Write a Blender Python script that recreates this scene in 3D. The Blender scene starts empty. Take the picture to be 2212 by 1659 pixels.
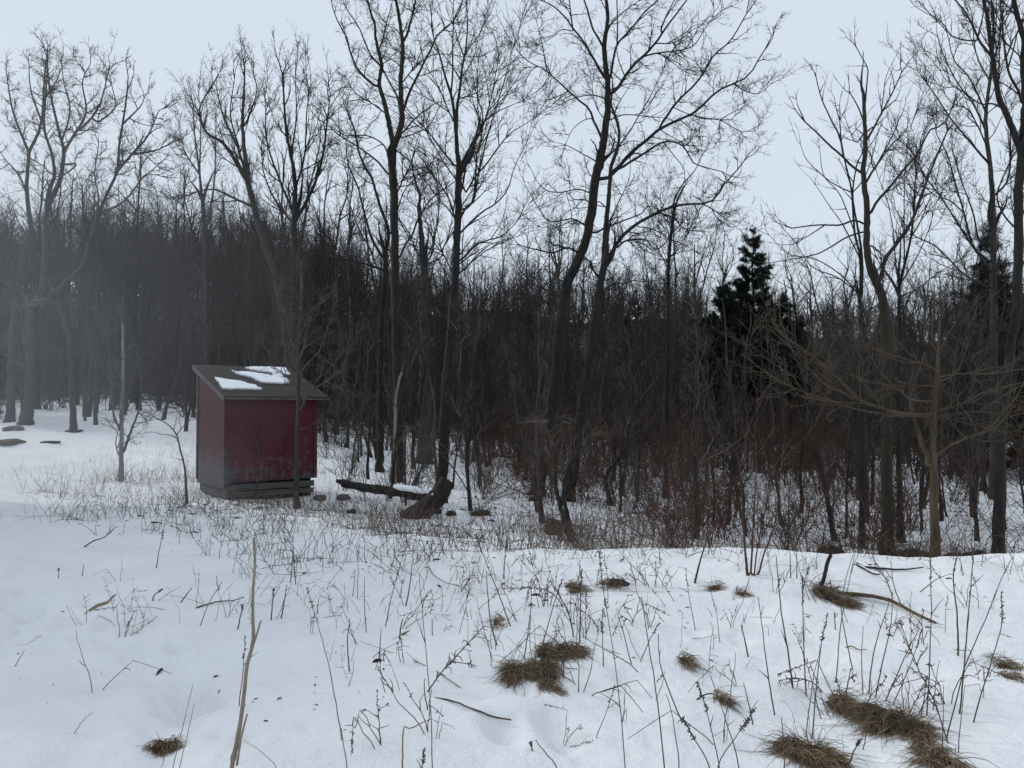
import bpy, math
import numpy as np

# ------------------------------------------------------------------ camera, sky, sun
scn = bpy.context.scene
COL = scn.collection
F, CX, CY, HZ, EYE = 1659.0, 1106.0, 829.5, 880.0, 1.6
PITCH = math.atan((HZ - CY) / F)
cd = bpy.data.cameras.new('camera')
cd.sensor_width = 36.0
cd.lens = 27.0
cd.clip_start = 0.05
cd.clip_end = 3000.0
cam = bpy.data.objects.new('camera', cd)
cam.location = (0, 0, EYE)
cam.rotation_euler = (math.pi / 2 + PITCH, 0, 0)
COL.objects.link(cam)
scn.camera = cam

SUN_EL, SUN_AZ = 30.0, -60.0
world = bpy.data.worlds.new('World')
scn.world = world
world.use_nodes = True
wn = world.node_tree
for n in list(wn.nodes):
    wn.nodes.remove(n)
w_out = wn.nodes.new('ShaderNodeOutputWorld')
w_bg = wn.nodes.new('ShaderNodeBackground')
w_sky = wn.nodes.new('ShaderNodeTexSky')
w_sky.sky_type = 'NISHITA'
w_sky.sun_disc = False
w_sky.sun_elevation = math.radians(SUN_EL)
w_sky.sun_rotation = math.radians(SUN_AZ)
w_mix = wn.nodes.new('ShaderNodeMix')
w_mix.data_type = 'RGBA'
w_mix.inputs[0].default_value = 0.93            # thick cloud deck over the clear sky
w_tc = wn.nodes.new('ShaderNodeTexCoord')
w_map = wn.nodes.new('ShaderNodeMapping')
w_map.inputs['Scale'].default_value = (1.0, 1.0, 2.2)
w_noise = wn.nodes.new('ShaderNodeTexNoise')
w_noise.inputs['Scale'].default_value = 1.6
w_noise.inputs['Detail'].default_value = 4.0
w_ramp = wn.nodes.new('ShaderNodeValToRGB')
w_ramp.color_ramp.elements[0].position = 0.3
w_ramp.color_ramp.elements[0].color = (5.95, 6.7, 7.6, 1)
w_ramp.color_ramp.elements[1].position = 0.7
w_ramp.color_ramp.elements[1].color = (6.5, 7.25, 8.15, 1)
w_bg.inputs['Strength'].default_value = 0.1
wn.links.new(w_tc.outputs['Generated'], w_map.inputs['Vector'])
wn.links.new(w_map.outputs['Vector'], w_noise.inputs['Vector'])
wn.links.new(w_noise.outputs['Fac'], w_ramp.inputs['Fac'])
wn.links.new(w_sky.outputs['Color'], w_mix.inputs[6])
wn.links.new(w_ramp.outputs['Color'], w_mix.inputs[7])
wn.links.new(w_mix.outputs[2], w_bg.inputs['Color'])
wn.links.new(w_bg.outputs['Background'], w_out.inputs['Surface'])

sd = bpy.data.lights.new('sun', 'SUN')
sd.energy = 1.4
sd.angle = math.radians(14)
sd.color = (1.0, 0.985, 0.96)
sun = bpy.data.objects.new('sun', sd)
sun.rotation_euler = (math.radians(90 - SUN_EL), 0, math.radians(180 - SUN_AZ))
COL.objects.link(sun)

scn.view_settings.view_transform = 'Standard'
scn.view_settings.look = 'None'
scn.view_settings.exposure = 0.14
scn.view_settings.gamma = 1.0
try:
    scn.cycles.max_bounces = 5
    scn.cycles.diffuse_bounces = 3
    scn.cycles.transparent_max_bounces = 4
except Exception:
    pass

# ------------------------------------------------------------------ picture <-> place
UPV = np.array([0, -math.sin(PITCH), math.cos(PITCH)])
FWD = np.array([0, math.cos(PITCH), math.sin(PITCH)])


def at(px, py, D):
    """the point at forward distance D (metres) that the photo shows at px, py"""
    px, py, D = np.broadcast_arrays(np.asarray(px, float), np.asarray(py, float), np.asarray(D, float))
    a = (px - CX) / F
    b = -(py - CY) / F
    d = a[..., None] * np.array([1.0, 0, 0]) + b[..., None] * UPV + FWD
    p = d * (D / d[..., 1])[..., None]
    p[..., 2] += EYE
    return p


CROP = {
    'A': (589.8, 0, .26667), 'B': (589.8, 368.7, .26667), 'C': (1106, 0, .26667), 'D': (1106, 368.7, .26667),
    'E': (1622, 368.7, .26667), 'F': (1622, 737.3, .26667), 'G': (1622, 0, .4), 'H': (0, 0, .4444),
    'Z0': (0, 663.6, 1 / 3), 'Z2': (663.6, 663.6, 1 / 3), 'Z3': (1474.6, 663.6, 1 / 3),
    'S4': (0, 1106, 1 / 3), 'S5': (737.3, 1106, 1 / 3), 'S6': (1474.6, 1106, 1 / 3),
    'R': (1695.8, 1179.7, .2), 'Z5': (368.7, 737.3, .2222), 'P': (0, 0, 1), 'ST': (884.8, 958.5, .1),
}


def PX(crop, pts):
    x0, y0, s = CROP[crop]
    return np.array([(x0 + s * x, y0 + s * y) for x, y in pts], float)


# ------------------------------------------------------------------ terrain
_r = np.random.default_rng(11)
_lat = _r.random((256, 256))


def vnoise(x, y):
    xi = np.floor(x).astype(int)
    yi = np.floor(y).astype(int)
    fx = x - xi
    fy = y - yi
    fx = fx * fx * fx * (fx * (fx * 6 - 15) + 10)
    fy = fy * fy * fy * (fy * (fy * 6 - 15) + 10)
    g = lambda i, j: _lat[i & 255, j & 255]
    return (g(xi, yi) * (1 - fx) + g(xi + 1, yi) * fx) * (1 - fy) + (g(xi, yi + 1) * (1 - fx) + g(xi + 1, yi + 1) * fx) * fy - .5


KY = np.array([0, 2, 3.4, 5, 6.5, 7.5, 8.3, 9.2, 10.5, 12, 15, 20, 27, 35, 45, 60, 90, 140, 220, 420])
KU = np.array([-.8, -.45, -.25, 0, .2, .45, .8])
KH = np.array([
    [-1.6, -1.6, -1.6, -1.6, -1.6, -1.6, -1.6, -1.6, -1.6, -1.6, -1.6, -1.45, -1.05, -.5, .2, 4, 11.5, 21, 28, 36],
    [-1.6, -1.6, -1.6, -1.6, -1.6, -1.6, -1.6, -1.62, -1.66, -1.72, -1.8, -1.6, -1.15, -.45, .3, 3.8, 10.5, 19.5, 27, 36],
    [-1.6, -1.6, -1.6, -1.6, -1.6, -1.6, -1.6, -1.63, -1.7, -1.78, -1.85, -1.75, -1.45, -1.1, -.5, 2.6, 9, 17, 25, 35],
    [-1.6, -1.6, -1.6, -1.58, -1.53, -1.48, -1.46, -1.62, -1.8, -1.95, -2.02, -1.98, -1.8, -1.7, -1.4, 1.2, 7, 15.5, 24, 34],
    [-1.6, -1.6, -1.6, -1.56, -1.5, -1.46, -1.46, -1.8, -2.1, -2.25, -2.35, -2.3, -2.1, -1.9, -1.6, .9, 6.5, 14, 22, 32],
    [-1.6, -1.6, -1.6, -1.56, -1.5, -1.44, -1.5, -2.0, -2.4, -2.5, -2.6, -2.5, -2.3, -2.1, -1.8, .3, 5, 11.5, 19, 29],
    [-1.6, -1.6, -1.6, -1.56, -1.5, -1.45, -1.56, -2.05, -2.4, -2.5, -2.6, -2.5, -2.3, -2.1, -1.8, .3, 5, 11.5, 19, 29]])
_fy = np.linspace(0, 1, 600)
_Y_of = lambda s: 430 * s ** 2.6
_fine = np.array([np.interp(_Y_of(_fy), KY, row) for row in KH])
_k = np.exp(-np.linspace(-2, 2, 13) ** 2)
_k /= _k.sum()
_fine = np.array([np.convolve(np.pad(r, 6, mode='edge'), _k, 'valid') for r in _fine])
_fu = np.linspace(-1.3, 1.3, 160)
_tab = np.array([np.interp(_fu, KU, _fine[:, j]) for j in range(600)])
_k2 = np.exp(-np.linspace(-2, 2, 15) ** 2)
_k2 /= _k2.sum()
_tab = np.array([np.convolve(np.pad(r, 7, mode='edge'), _k2, 'valid') for r in _tab])
DENT = []      # (x, y, radius, depth): footprints and hollows in the snow
for q in [(60, 1262, .16, .05), (20, 1290, .15, .05), (45, 1310, .15, .05), (70, 1322, .15, .04), (15, 1360, .16, .05), (60, 1345, .13, .04),
          (12, 1392, .15, .05), (425, 1480, .14, .04), (380, 1535, .2, .05), (345, 1622, .16, .05), (170, 1640, .16, .03), (420, 1468, .2, .03),
          (450, 1510, .2, .04), (400, 1500, .18, .05), (500, 1432, .2, .03), (1210, 1570, .15, .05), (1092, 1570, .1, .06)]:
    DENT.append((q[0], q[1], q[2] * .8, q[3] * 1.7))
_rd = np.random.default_rng(3)
for _q in range(46):      # a trodden track and small melt pits
    _t = _rd.random()
    DENT.append((_rd.normal() * 45 + 470 * _t ** .8 - 20, 1225 + 300 * _t + _rd.normal() * 22, _rd.uniform(.04, .09), _rd.uniform(.02, .05)))
for _q in range(60):
    DENT.append((_rd.uniform(100, 2200), _rd.uniform(1215, 1640), _rd.uniform(.03, .08), _rd.uniform(.015, .045)))


def height(X, Y):
    shp = np.broadcast(np.asarray(X), np.asarray(Y)).shape
    X = np.atleast_1d(np.broadcast_to(np.asarray(X, float), shp))
    Y = np.atleast_1d(np.broadcast_to(np.asarray(Y, float), shp))
    Yc = np.clip(Y, 0, 425)
    u = np.clip(X / np.maximum(Yc, 3.0), -1.29, 1.29)
    s = (Yc / 430) ** (1 / 2.6) * 599
    i = np.minimum(s.astype(int), 598)
    fs = s - i
    t = (u + 1.3) / 2.6 * 159
    j = np.minimum(t.astype(int), 158)
    ft = t - j
    h = (_tab[i, j] * (1 - ft) + _tab[i, j + 1] * ft) * (1 - fs) + (_tab[i + 1, j] * (1 - ft) + _tab[i + 1, j + 1] * ft) * fs
    near = np.clip((Y - 1.0) / 3.0, 0, 1)
    h = h + near * (.11 * vnoise(X * .55 + 9, Y * .55) + (.10 * vnoise(X * 1.1 + .5 * Y, Y * 1.5) + .06 * vnoise(X * 2.2 - Y, Y * 3.0 + 30)) * np.clip(1.25 - Y / 40, .4, 1) + .018 * vnoise(X * 7, Y * 8))
    far = np.clip((Y - 10) / 15, 0, 1)
    h = h + far * (.22 * vnoise(X * .35, Y * .35 + 70) + .1 * vnoise(X * 1.1, Y * 1.1 + 20))
    h = h + np.clip((Y - 60) / 60, 0, 1) * (5.0 * vnoise(X * .03 + 4, Y * .03) + 2.0 * vnoise(X * .09, Y * .09))
    if len(_dents):
        wob = 1 + .9 * vnoise(X * 9, Y * 9)
        for (x0, y0, r, d) in _dents:
            m = (np.abs(X - x0) < 4 * r) & (np.abs(Y - y0) < 5 * r)
            if not np.any(m):
                continue
            xx, yy = X[m] - x0, Y[m] - y0
            q = ((xx + .3 * yy) ** 2 + (yy * .7) ** 2) / (r * r) * wob[m]
            h[m] += -d * np.exp(-q) + d * .10 * np.exp(-(np.sqrt(q) - 1.7) ** 2 * 3)
    return (h + EYE).reshape(shp)


_dents = []
_march = np.concatenate([np.linspace(1.0, 30, 700), np.linspace(30.2, 400, 900)])


def ground_hit(px, py):
    """where the ray through px, py meets the ground"""
    px = np.atleast_1d(np.asarray(px, float))
    py = np.atleast_1d(np.asarray(py, float))
    out = np.zeros((len(px), 3))
    for q in range(len(px)):
        P = at(np.full(len(_march), px[q]), np.full(len(_march), py[q]), _march)
        below = P[:, 2] <= height(P[:, 0], P[:, 1])
        k = int(np.argmax(below)) if below.any() else len(_march) - 1
        if k > 0 and below.any():
            g0 = P[k - 1, 2] - height(P[k - 1, 0], P[k - 1, 1])
            g1 = P[k, 2] - height(P[k, 0], P[k, 1])
            w = g0 / max(g0 - g1, 1e-9)
            out[q] = P[k - 1] * (1 - w) + P[k] * w
        else:
            out[q] = P[k]
        out[q, 2] = height(out[q, 0], out[q, 1])
    return out


def gz(x, y):
    return float(height(x, y))


_d2 = []
for (px, py, r, d) in DENT:
    g = ground_hit(px, py)[0]
    _d2.append((g[0], g[1], r, d))
_dents = _d2

# ------------------------------------------------------------------ materials


class NT:
    def __init__(self, name):
        self.m = bpy.data.materials.new(name)
        self.m.use_nodes = True
        self.t = self.m.node_tree
        for n in list(self.t.nodes):
            self.t.nodes.remove(n)
        self.out = self.t.nodes.new('ShaderNodeOutputMaterial')
        self.b = self.t.nodes.new('ShaderNodeBsdfPrincipled')
        self.t.links.new(self.b.outputs[0], self.out.inputs[0])
        self.b.inputs['Roughness'].default_value = .85
        try:
            self.b.inputs['Specular IOR Level'].default_value = .25
        except Exception:
            pass
        self.tc = self.t.nodes.new('ShaderNodeTexCoord')

    def node(self, kind, **kw):
        n = self.t.nodes.new(kind)
        for k, v in kw.items():
            setattr(n, k, v)
        return n

    def link(self, a, b):
        self.t.links.new(a, b)

    def noise(self, scale, detail=4, rough=.55, stretch=(1, 1, 1), coord='Object', dist=0.0):
        mp = self.node('ShaderNodeMapping')
        mp.inputs['Scale'].default_value = stretch
        self.link(self.tc.outputs[coord], mp.inputs['Vector'])
        n = self.node('ShaderNodeTexNoise')
        n.inputs['Scale'].default_value = scale
        n.inputs['Detail'].default_value = detail
        n.inputs['Roughness'].default_value = rough
        n.inputs['Distortion'].default_value = dist
        self.link(mp.outputs[0], n.inputs['Vector'])
        return n.outputs['Fac']

    def ramp(self, fac, stops):
        r = self.node('ShaderNodeValToRGB')
        e = r.color_ramp.elements
        while len(e) < len(stops):
            e.new(.5)
        for q, (p, c) in zip(e, stops):
            q.position = p
            q.color = (*c, 1) if len(c) == 3 else c
        self.link(fac, r.inputs['Fac'])
        return r.outputs['Color']

    def mix(self, fac, a, b):
        x = self.node('ShaderNodeMix', data_type='RGBA')
        for v, k in ((fac, 0), (a, 6), (b, 7)):
            if hasattr(v, 'links'):
                self.link(v, x.inputs[k])
            else:
                x.inputs[k].default_value = v if k == 0 else (*v, 1)
        return x.outputs[2]

    def math(self, op, a, b=0.0, clamp=False):
        x = self.node('ShaderNodeMath', operation=op, use_clamp=clamp)
        for v, k in ((a, 0), (b, 1)):
            if hasattr(v, 'links'):
                self.link(v, x.inputs[k])
            else:
                x.inputs[k].default_value = v
        return x.outputs[0]

    def attr(self, name):
        n = self.node('ShaderNodeAttribute')
        n.attribute_name = name
        return n.outputs['Fac']

    def color(self, c):
        if hasattr(c, 'links'):
            self.link(c, self.b.inputs['Base Color'])
        else:
            self.b.inputs['Base Color'].default_value = (*c, 1)

    def bump(self, fac, strength=.5, dist=.02):
        x = self.node('ShaderNodeBump')
        x.inputs['Strength'].default_value = strength
        x.inputs['Distance'].default_value = dist
        self.link(fac, x.inputs['Height'])
        self.link(x.outputs[0], self.b.inputs['Normal'])


def bark(name, c0, c1, scale=14, moss=None):
    n = NT(name)
    f = n.noise(scale, 5, .65, (1, 1, .22))
    c = n.ramp(f, [(.3, c0), (.7, c1)])
    if moss:
        g = n.noise(2.3, 4, .6)
        c = n.mix(n.ramp(g, [(.45, (0, 0, 0)), (.62, (1, 1, 1))]), c, moss)
    n.color(c)
    n.bump(f, .8, .02)
    return n.m


def plain(name, c0, c1, scale=6, stretch=(1, 1, 1), bump=.2):
    n = NT(name)
    f = n.noise(scale, 5, .6, stretch)
    n.color(n.ramp(f, [(.3, c0), (.7, c1)]))
    n.bump(f, bump, .01)
    return n.m


M = {}
M['black_bark'] = bark('black_bark', (.010, .009, .009), (.030, .027, .025))
M['dark_bark'] = bark('dark_bark', (.011, .010, .009), (.038, .033, .030))
M['grey_bark'] = bark('grey_bark', (.026, .023, .021), (.070, .062, .056))
M['wood_bark'] = bark('wood_bark', (.020, .015, .012), (.052, .040, .031))
M['pale_bark'] = bark('pale_bark', (.13, .12, .11), (.30, .28, .26), 9)
M['mossy_bark'] = bark('mossy_bark', (.013, .011, .009), (.040, .034, .027), 14, (.028, .026, .014))
M['brown_bark'] = bark('brown_bark', (.026, .020, .014), (.115, .084, .053), 9)
M['brown_twig'] = plain('brown_twig', (.046, .034, .024), (.108, .080, .055), 3)
M['dark_twig'] = plain('dark_twig', (.014, .012, .012), (.038, .033, .031), 3)
M['grey_twig'] = plain('grey_twig', (.045, .040, .038), (.10, .09, .082), 3)
M['wood_far'] = plain('wood_far', (.019, .0150, .0130), (.050, .041, .0355), .7)
M['red_twig'] = plain('red_twig', (.044, .024, .017), (.098, .056, .040), 3)
M['brush_twig'] = plain('brush_twig', (.044, .036, .029), (.12, .10, .080), 3)
M['straw'] = plain('straw', (.15, .105, .062), (.36, .275, .175), 30)
M['straw_dark'] = plain('straw_dark', (.045, .030, .020), (.15, .105, .062), 30)
M['stem'] = plain('stem', (.05, .036, .030), (.12, .088, .072), 12)
M['pale_stem'] = plain('pale_stem', (.16, .125, .10), (.30, .25, .20), 12)
M['seed'] = plain('seed', (.06, .04, .03), (.13, .09, .065), 40)
M['needles'] = plain('needles', (.006, .010, .007), (.018, .026, .016), 2)
M['soil'] = plain('soil', (.018, .012, .008), (.05, .034, .022), 25, bump=1)
M['stone'] = plain('stone', (.07, .062, .056), (.16, .145, .13), 9, bump=.8)
M['rot'] = plain('rot', (.010, .007, .0065), (.036, .025, .022), 9, (1, 1, .4), 1)
M['cut_wood'] = plain('cut_wood', (.008, .006, .006), (.022, .015, .013), 20, bump=1)
n = NT('snow_cap')
n.color((.84, .87, .91))
n.bump(n.noise(30, 4), .3, .01)
M['snow'] = n.m

# snow cover with leaf litter and dead grass showing through it
n = NT('snow_ground')
lit = n.attr('litter')
f1 = n.noise(2.2, 8, .72)
f2 = n.noise(9.0, 6, .7, (1, .8, 1))
f3 = n.noise(.55, 4, .6)
s = n.math('ADD', n.math('MULTIPLY', f1, .55), n.math('ADD', n.math('MULTIPLY', f2, .35), n.math('MULTIPLY', f3, .25)))
thr = n.math('SUBTRACT', s, n.math('SUBTRACT', .80, n.math('MULTIPLY', lit, .62)))
mask = n.math('MULTIPLY', thr, 14.0, True)
litc = n.ramp(n.noise(24, 5, .7), [(.3, (.016, .012, .010)), (.7, (.070, .052, .039))])
snc = n.ramp(n.noise(1.3, 6, .65), [(.3, (.80, .81, .825)), (.7, (.87, .875, .885))])
n.color(n.mix(mask, snc, litc))
bmp = n.math('ADD', n.math('ADD', n.math('MULTIPLY', n.noise(5, 7, .65), .7), n.math('MULTIPLY', n.noise(15, 5, .6, (1, .6, 1)), .25)), n.math('MULTIPLY', n.noise(70, 3, .6), .12))
n.bump(bmp, .8, .07)
n.b.inputs['Roughness'].default_value = .9
M['ground'] = n.m

# ------------------------------------------------------------------ mesh helpers


def mesh_from(name, V, faces_by_size, smooth=True):
    """V (N,3); faces_by_size: list of (M,k) index arrays"""
    me = bpy.data.meshes.new(name)
    V = np.asarray(V, np.float32)
    me.vertices.add(len(V))
    me.vertices.foreach_set('co', V.ravel())
    loops = np.concatenate([np.asarray(f, np.int32).ravel() for f in faces_by_size])
    starts, p = [], 0
    for f in faces_by_size:
        m, k = np.asarray(f).shape
        starts.append(p + np.arange(m, dtype=np.int32) * k)
        p += m * k
    starts = np.concatenate(starts)
    me.loops.add(len(loops))
    me.loops.foreach_set('vertex_index', loops)
    me.polygons.add(len(starts))
    me.polygons.foreach_set('loop_start', starts)
    me.update(calc_edges=True)
    if smooth:
        me.polygons.foreach_set('use_smooth', np.ones(len(starts), bool))
    return me


def norm(a):
    return a / np.maximum(np.linalg.norm(a, axis=-1, keepdims=True), 1e-9)


class Tubes:
    def __init__(self):
        self.V, self.Q, self.n = [], [], 0
        self.T = []

    def add(self, pts, rad, sides=3, cap=False, jag=None):
        """pts (M,n,3), rad (M,n)"""
        pts = np.asarray(pts, float)
        if pts.ndim == 2:
            pts = pts[None]
            rad = np.asarray(rad, float)[None]
        if len(pts) == 0:
            return
        m, k, _ = pts.shape
        tan = np.empty_like(pts)
        tan[:, 1:-1] = pts[:, 2:] - pts[:, :-2]
        tan[:, 0] = pts[:, 1] - pts[:, 0]
        tan[:, -1] = pts[:, -1] - pts[:, -2]
        tan = norm(tan)
        mean = norm(pts[:, -1] - pts[:, 0])
        ref = np.where(np.abs(mean[:, 1:2]) < .8, np.array([[0, 1.0, 0]]), np.array([[1.0, 0, 0]]))
        ref = np.repeat(ref[:, None], k, 1)
        u = norm(np.cross(tan, ref))
        v = np.cross(tan, u)
        ang = np.arange(sides) * 2 * math.pi / sides
        ring = u[:, :, None] * np.cos(ang)[None, None, :, None] + v[:, :, None] * np.sin(ang)[None, None, :, None]
        r = np.asarray(rad)[:, :, None, None]
        if jag is not None:
            r = r * (1 + jag * (np.random.default_rng(5).random((m, k, sides, 1)) - .5))
        V = pts[:, :, None] + ring * r
        idx = self.n + np.arange(m * k * sides).reshape(m, k, sides)
        a = idx[:, :-1]
        b = idx[:, 1:]
        q = np.stack([a, np.roll(a, -1, 2), np.roll(b, -1, 2), b], -1).reshape(-1, 4)
        self.V.append(V.reshape(-1, 3))
        self.Q.append(q)
        self.n += m * k * sides
        if cap:
            c = self.n
            self.V.append(pts[:, -1])
            self.n += m
            e = idx[:, -1]
            cc = np.repeat((c + np.arange(m))[:, None], sides, 1)
            self.T.append(np.stack([e, np.roll(e, -1, 1), cc], -1).reshape(-1, 3))

    def raw(self):
        return np.concatenate(self.V), self.Q, self.T

    def mesh(self, name, mat, origin=(0, 0, 0)):
        V, Q, T = self.raw()
        fs = [np.concatenate(Q)] + ([np.concatenate(T)] if T else [])
        me = mesh_from(name, V - np.asarray(origin), fs)
        me.materials.append(mat)
        return me


def link(name, data, parent=None, loc=None):
    o = bpy.data.objects.new(name, data)
    COL.objects.link(o)
    if parent is not None:
        o.parent = parent
    if loc is not None:
        o.location = loc
    return o


def tag(o, label=None, cat=None, group=None, kind=None):
    if label:
        o['label'] = label
    if cat:
        o['category'] = cat
    if group:
        o['group'] = group
    if kind:
        o['kind'] = kind
    return o


def resample(pts, n):
    """smooth Catmull-Rom through pts, then n points evenly spaced"""
    pts = np.asarray(pts, float)
    if len(pts) > 2:
        p = np.concatenate([[2 * pts[0] - pts[1]], pts, [2 * pts[-1] - pts[-2]]])
        out = []
        for i in range(1, len(p) - 2):
            t = np.linspace(0, 1, 8, endpoint=False)[:, None]
            a, b, c, d = p[i - 1], p[i], p[i + 1], p[i + 2]
            out.append(.5 * (2 * b + (c - a) * t + (2 * a - 5 * b + 4 * c - d) * t ** 2 + (3 * b - a - 3 * c + d) * t ** 3))
        out.append(pts[-1][None])
        pts = np.concatenate(out)
    s = np.concatenate([[0], np.cumsum(np.linalg.norm(np.diff(pts, axis=0), axis=1))])
    q = np.linspace(0, s[-1], n)
    return np.stack([np.interp(q, s, pts[:, j]) for j in range(pts.shape[1])], 1)


def grow(par, rad, rng, dens, trng, ang, ln, n, wig, trop, rmax, rtip=.0012, fall=.6, mx=60):
    """side shoots along every polyline of PAR"""
    L = np.linalg.norm(np.diff(par, axis=1), axis=2).sum(1)
    k = np.minimum(rng.poisson(np.clip(L * dens, 0, mx)), mx)
    idx = np.repeat(np.arange(len(par)), k)
    m = len(idx)
    if m == 0:
        return np.zeros((0, n, 3)), np.zeros((0, n))
    t = rng.uniform(trng[0], trng[1], m)
    f = t * (par.shape[1] - 1)
    i = np.minimum(f.astype(int), par.shape[1] - 2)
    w = (f - i)[:, None]
    p = par[idx, i] * (1 - w) + par[idx, i + 1] * w
    tan = norm(par[idx, i + 1] - par[idx, i])
    rp = rad[idx, i] * (1 - w[:, 0]) + rad[idx, i + 1] * w[:, 0]
    a = rng.normal(size=(m, 3))
    a -= (a * tan).sum(1, keepdims=True) * tan
    a = norm(a)
    th = rng.uniform(ang[0], ang[1], m)[:, None]
    d = np.cos(th) * tan + np.sin(th) * a
    length = rng.uniform(ln[0], ln[1], m) * (1.15 - fall * t)
    step = (length / (n - 1))[:, None]
    P = [p]
    for j in range(1, n):
        d = norm(d + wig * rng.normal(size=(m, 3)) + np.array([0, 0, trop]))
        p = p + d * step
        P.append(p)
    r0 = np.minimum(rp * .72, rmax)
    R = r0[:, None] * np.linspace(1, 0, n)[None] + rtip
    return np.stack(P, 1), R


def tips(par, rad, rng, k, ang, ln, n, wig, trop, rtip=.0012):
    """K shoots that carry on from the end of every polyline"""
    m = len(par) * k
    if m == 0:
        return np.zeros((0, n, 3)), np.zeros((0, n))
    idx = np.repeat(np.arange(len(par)), k)
    p = par[idx, -1]
    tan = norm(par[idx, -1] - par[idx, -2])
    a = norm(rng.normal(size=(m, 3)))
    th = rng.uniform(ang[0], ang[1], m)[:, None]
    d = norm(np.cos(th) * tan + np.sin(th) * a)
    step = (rng.uniform(ln[0], ln[1], m) / (n - 1))[:, None]
    P = [p]
    for j in range(1, n):
        d = norm(d + wig * rng.normal(size=(m, 3)) + np.array([0, 0, trop]))
        p = p + d * step
        P.append(p)
    R = rad[idx, -1][:, None] * np.linspace(1, .25, n)[None] + rtip * .5
    return np.stack(P, 1), R


# ------------------------------------------------------------------ the ground
yr = np.concatenate([np.linspace(-6, 1.5, 16)[:-1], 1.5 * (430 / 1.5) ** np.linspace(0, 1, 720)])
ur = np.linspace(-1.28, 1.28, 520)
GY = np.repeat(yr[:, None], len(ur), 1)
GX = ur[None] * np.sqrt(np.maximum(GY, 0) ** 2 + 9)
GZ = height(GX, GY)
nI, nJ = GX.shape
ii = np.arange(nI * nJ).reshape(nI, nJ)
quads = np.stack([ii[:-1, :-1], ii[:-1, 1:], ii[1:, 1:], ii[1:, :-1]], -1).reshape(-1, 4)
gm = mesh_from('snow_ground', np.stack([GX, GY, GZ], -1).reshape(-1, 3), [quads])
gm.materials.append(M['ground'])
gu = GX / np.maximum(GY, 3)
litter = np.interp(GY, [0, 6, 9, 12, 20, 30, 40, 55, 75, 430], [.0, .0, .05, .2, .24, .30, .5, .85, 1.0, 1.0])
litter = litter * np.maximum(np.interp(gu, [-.8, -.5, -.35, -.2, .8], [.55, .6, .75, 1, 1]), np.clip((GY - 42) / 8, 0, 1)) + np.clip((GY - 44) / 25, 0, .6)
shedzone = np.exp(-((GX + 4.6) ** 2 / 10 + (GY - 13.2) ** 2 / 4))
litter = litter + .16 * shedzone
crest = np.clip(1 - np.abs(GY - 8.0) / 1.2, 0, 1) * (gu > -.12)
litter = litter * (1 - .8 * crest)
ltg = gm.attributes.new('litter', 'FLOAT', 'POINT')
LIT = litter
for (px, py, rr, amt) in [(400, 1480, .12, .12), (425, 1515, .14, .12), (345, 1620, .12, .2), (385, 1540, .12, .1), (440, 1465, .1, .12), (500, 1432, .1, .12), (170, 1642, .16, .12), (20, 1290, .2, .12), (12, 1390, .2, .13), (290, 1405, .12, .12), (440, 1432, .1, .12), (260, 1500, .1, .13)]:
    g = ground_hit(px, py)[0]
    LIT = LIT + amt * np.exp(-((GX - g[0]) ** 2 + ((GY - g[1]) * 1.0) ** 2) / (rr * rr))
ltg.data.foreach_set('value', LIT.ravel().astype(np.float32))
tag(link('ground', gm), kind='structure')

# ------------------------------------------------------------------ hero trees traced limb by limb
STYLE = {
    'crooked': dict(l1=(2.7, (.12, 1), (.6, 1.25), (.35, 1.3), 6, .21, .04), l2=(7.5, (.1, 1), (.45, 1.1), (.15, .6), 5, .26, .03), l3=(11.0, (.15, 1), (.5, 1.1), (.06, .24), 3, .22, .03)),
    'ascend': dict(l1=(2.8, (.1, 1), (.4, .85), (.5, 1.6), 6, .13, .10), l2=(6.0, (.1, 1), (.4, .9), (.2, .75), 5, .17, .07), l3=(8.0, (.15, 1), (.4, .9), (.08, .28), 3, .15, .05)),
    'sparse': dict(l1=(1.5, (.2, 1), (.5, 1.1), (.25, .7), 5, .16, .08), l2=(2.6, (.2, 1), (.5, 1.1), (.1, .32), 4, .18, .06), l3=(1.0, (.3, 1), (.5, 1.0), (.05, .1), 3, .15, .03)),
    'spread': dict(l1=(3.4, (.15, 1), (.3, .75), (.35, 1.1), 7, .18, .06), l2=(5.0, (.15, 1), (.3, .95), (.15, .55), 5, .22, .05), l3=(4.0, (.2, 1), (.4, .9), (.05, .2), 3, .15, .03)),
}


def crown_levels(T, par, rad, rng, st, scale=1.0, rm=(.018, .007, .0035), rt=.0016):
    s = STYLE[st]
    out = [(par, rad)]
    P, R = par, rad
    for lv, r_m, sd in (('l1', rm[0], 4), ('l2', rm[1], 3), ('l3', rm[2], 3)):
        d, t, a, ln, k, wg, tr = s[lv]
        P2, R2 = grow(P, R, rng, d / scale, t, a, (ln[0] * scale, ln[1] * scale), k, wg, tr, r_m, rt)
        if lv != 'l3':
            P3, R3 = tips(P, R, rng, 2, (.1, .5), (ln[0] * scale, ln[1] * scale * .8), k, wg, tr, rt)
            P2 = np.concatenate([P2, P3])
            R2 = np.concatenate([R2, R3])
        T.add(P2, R2, sd)
        P, R = P2, R2


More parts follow.
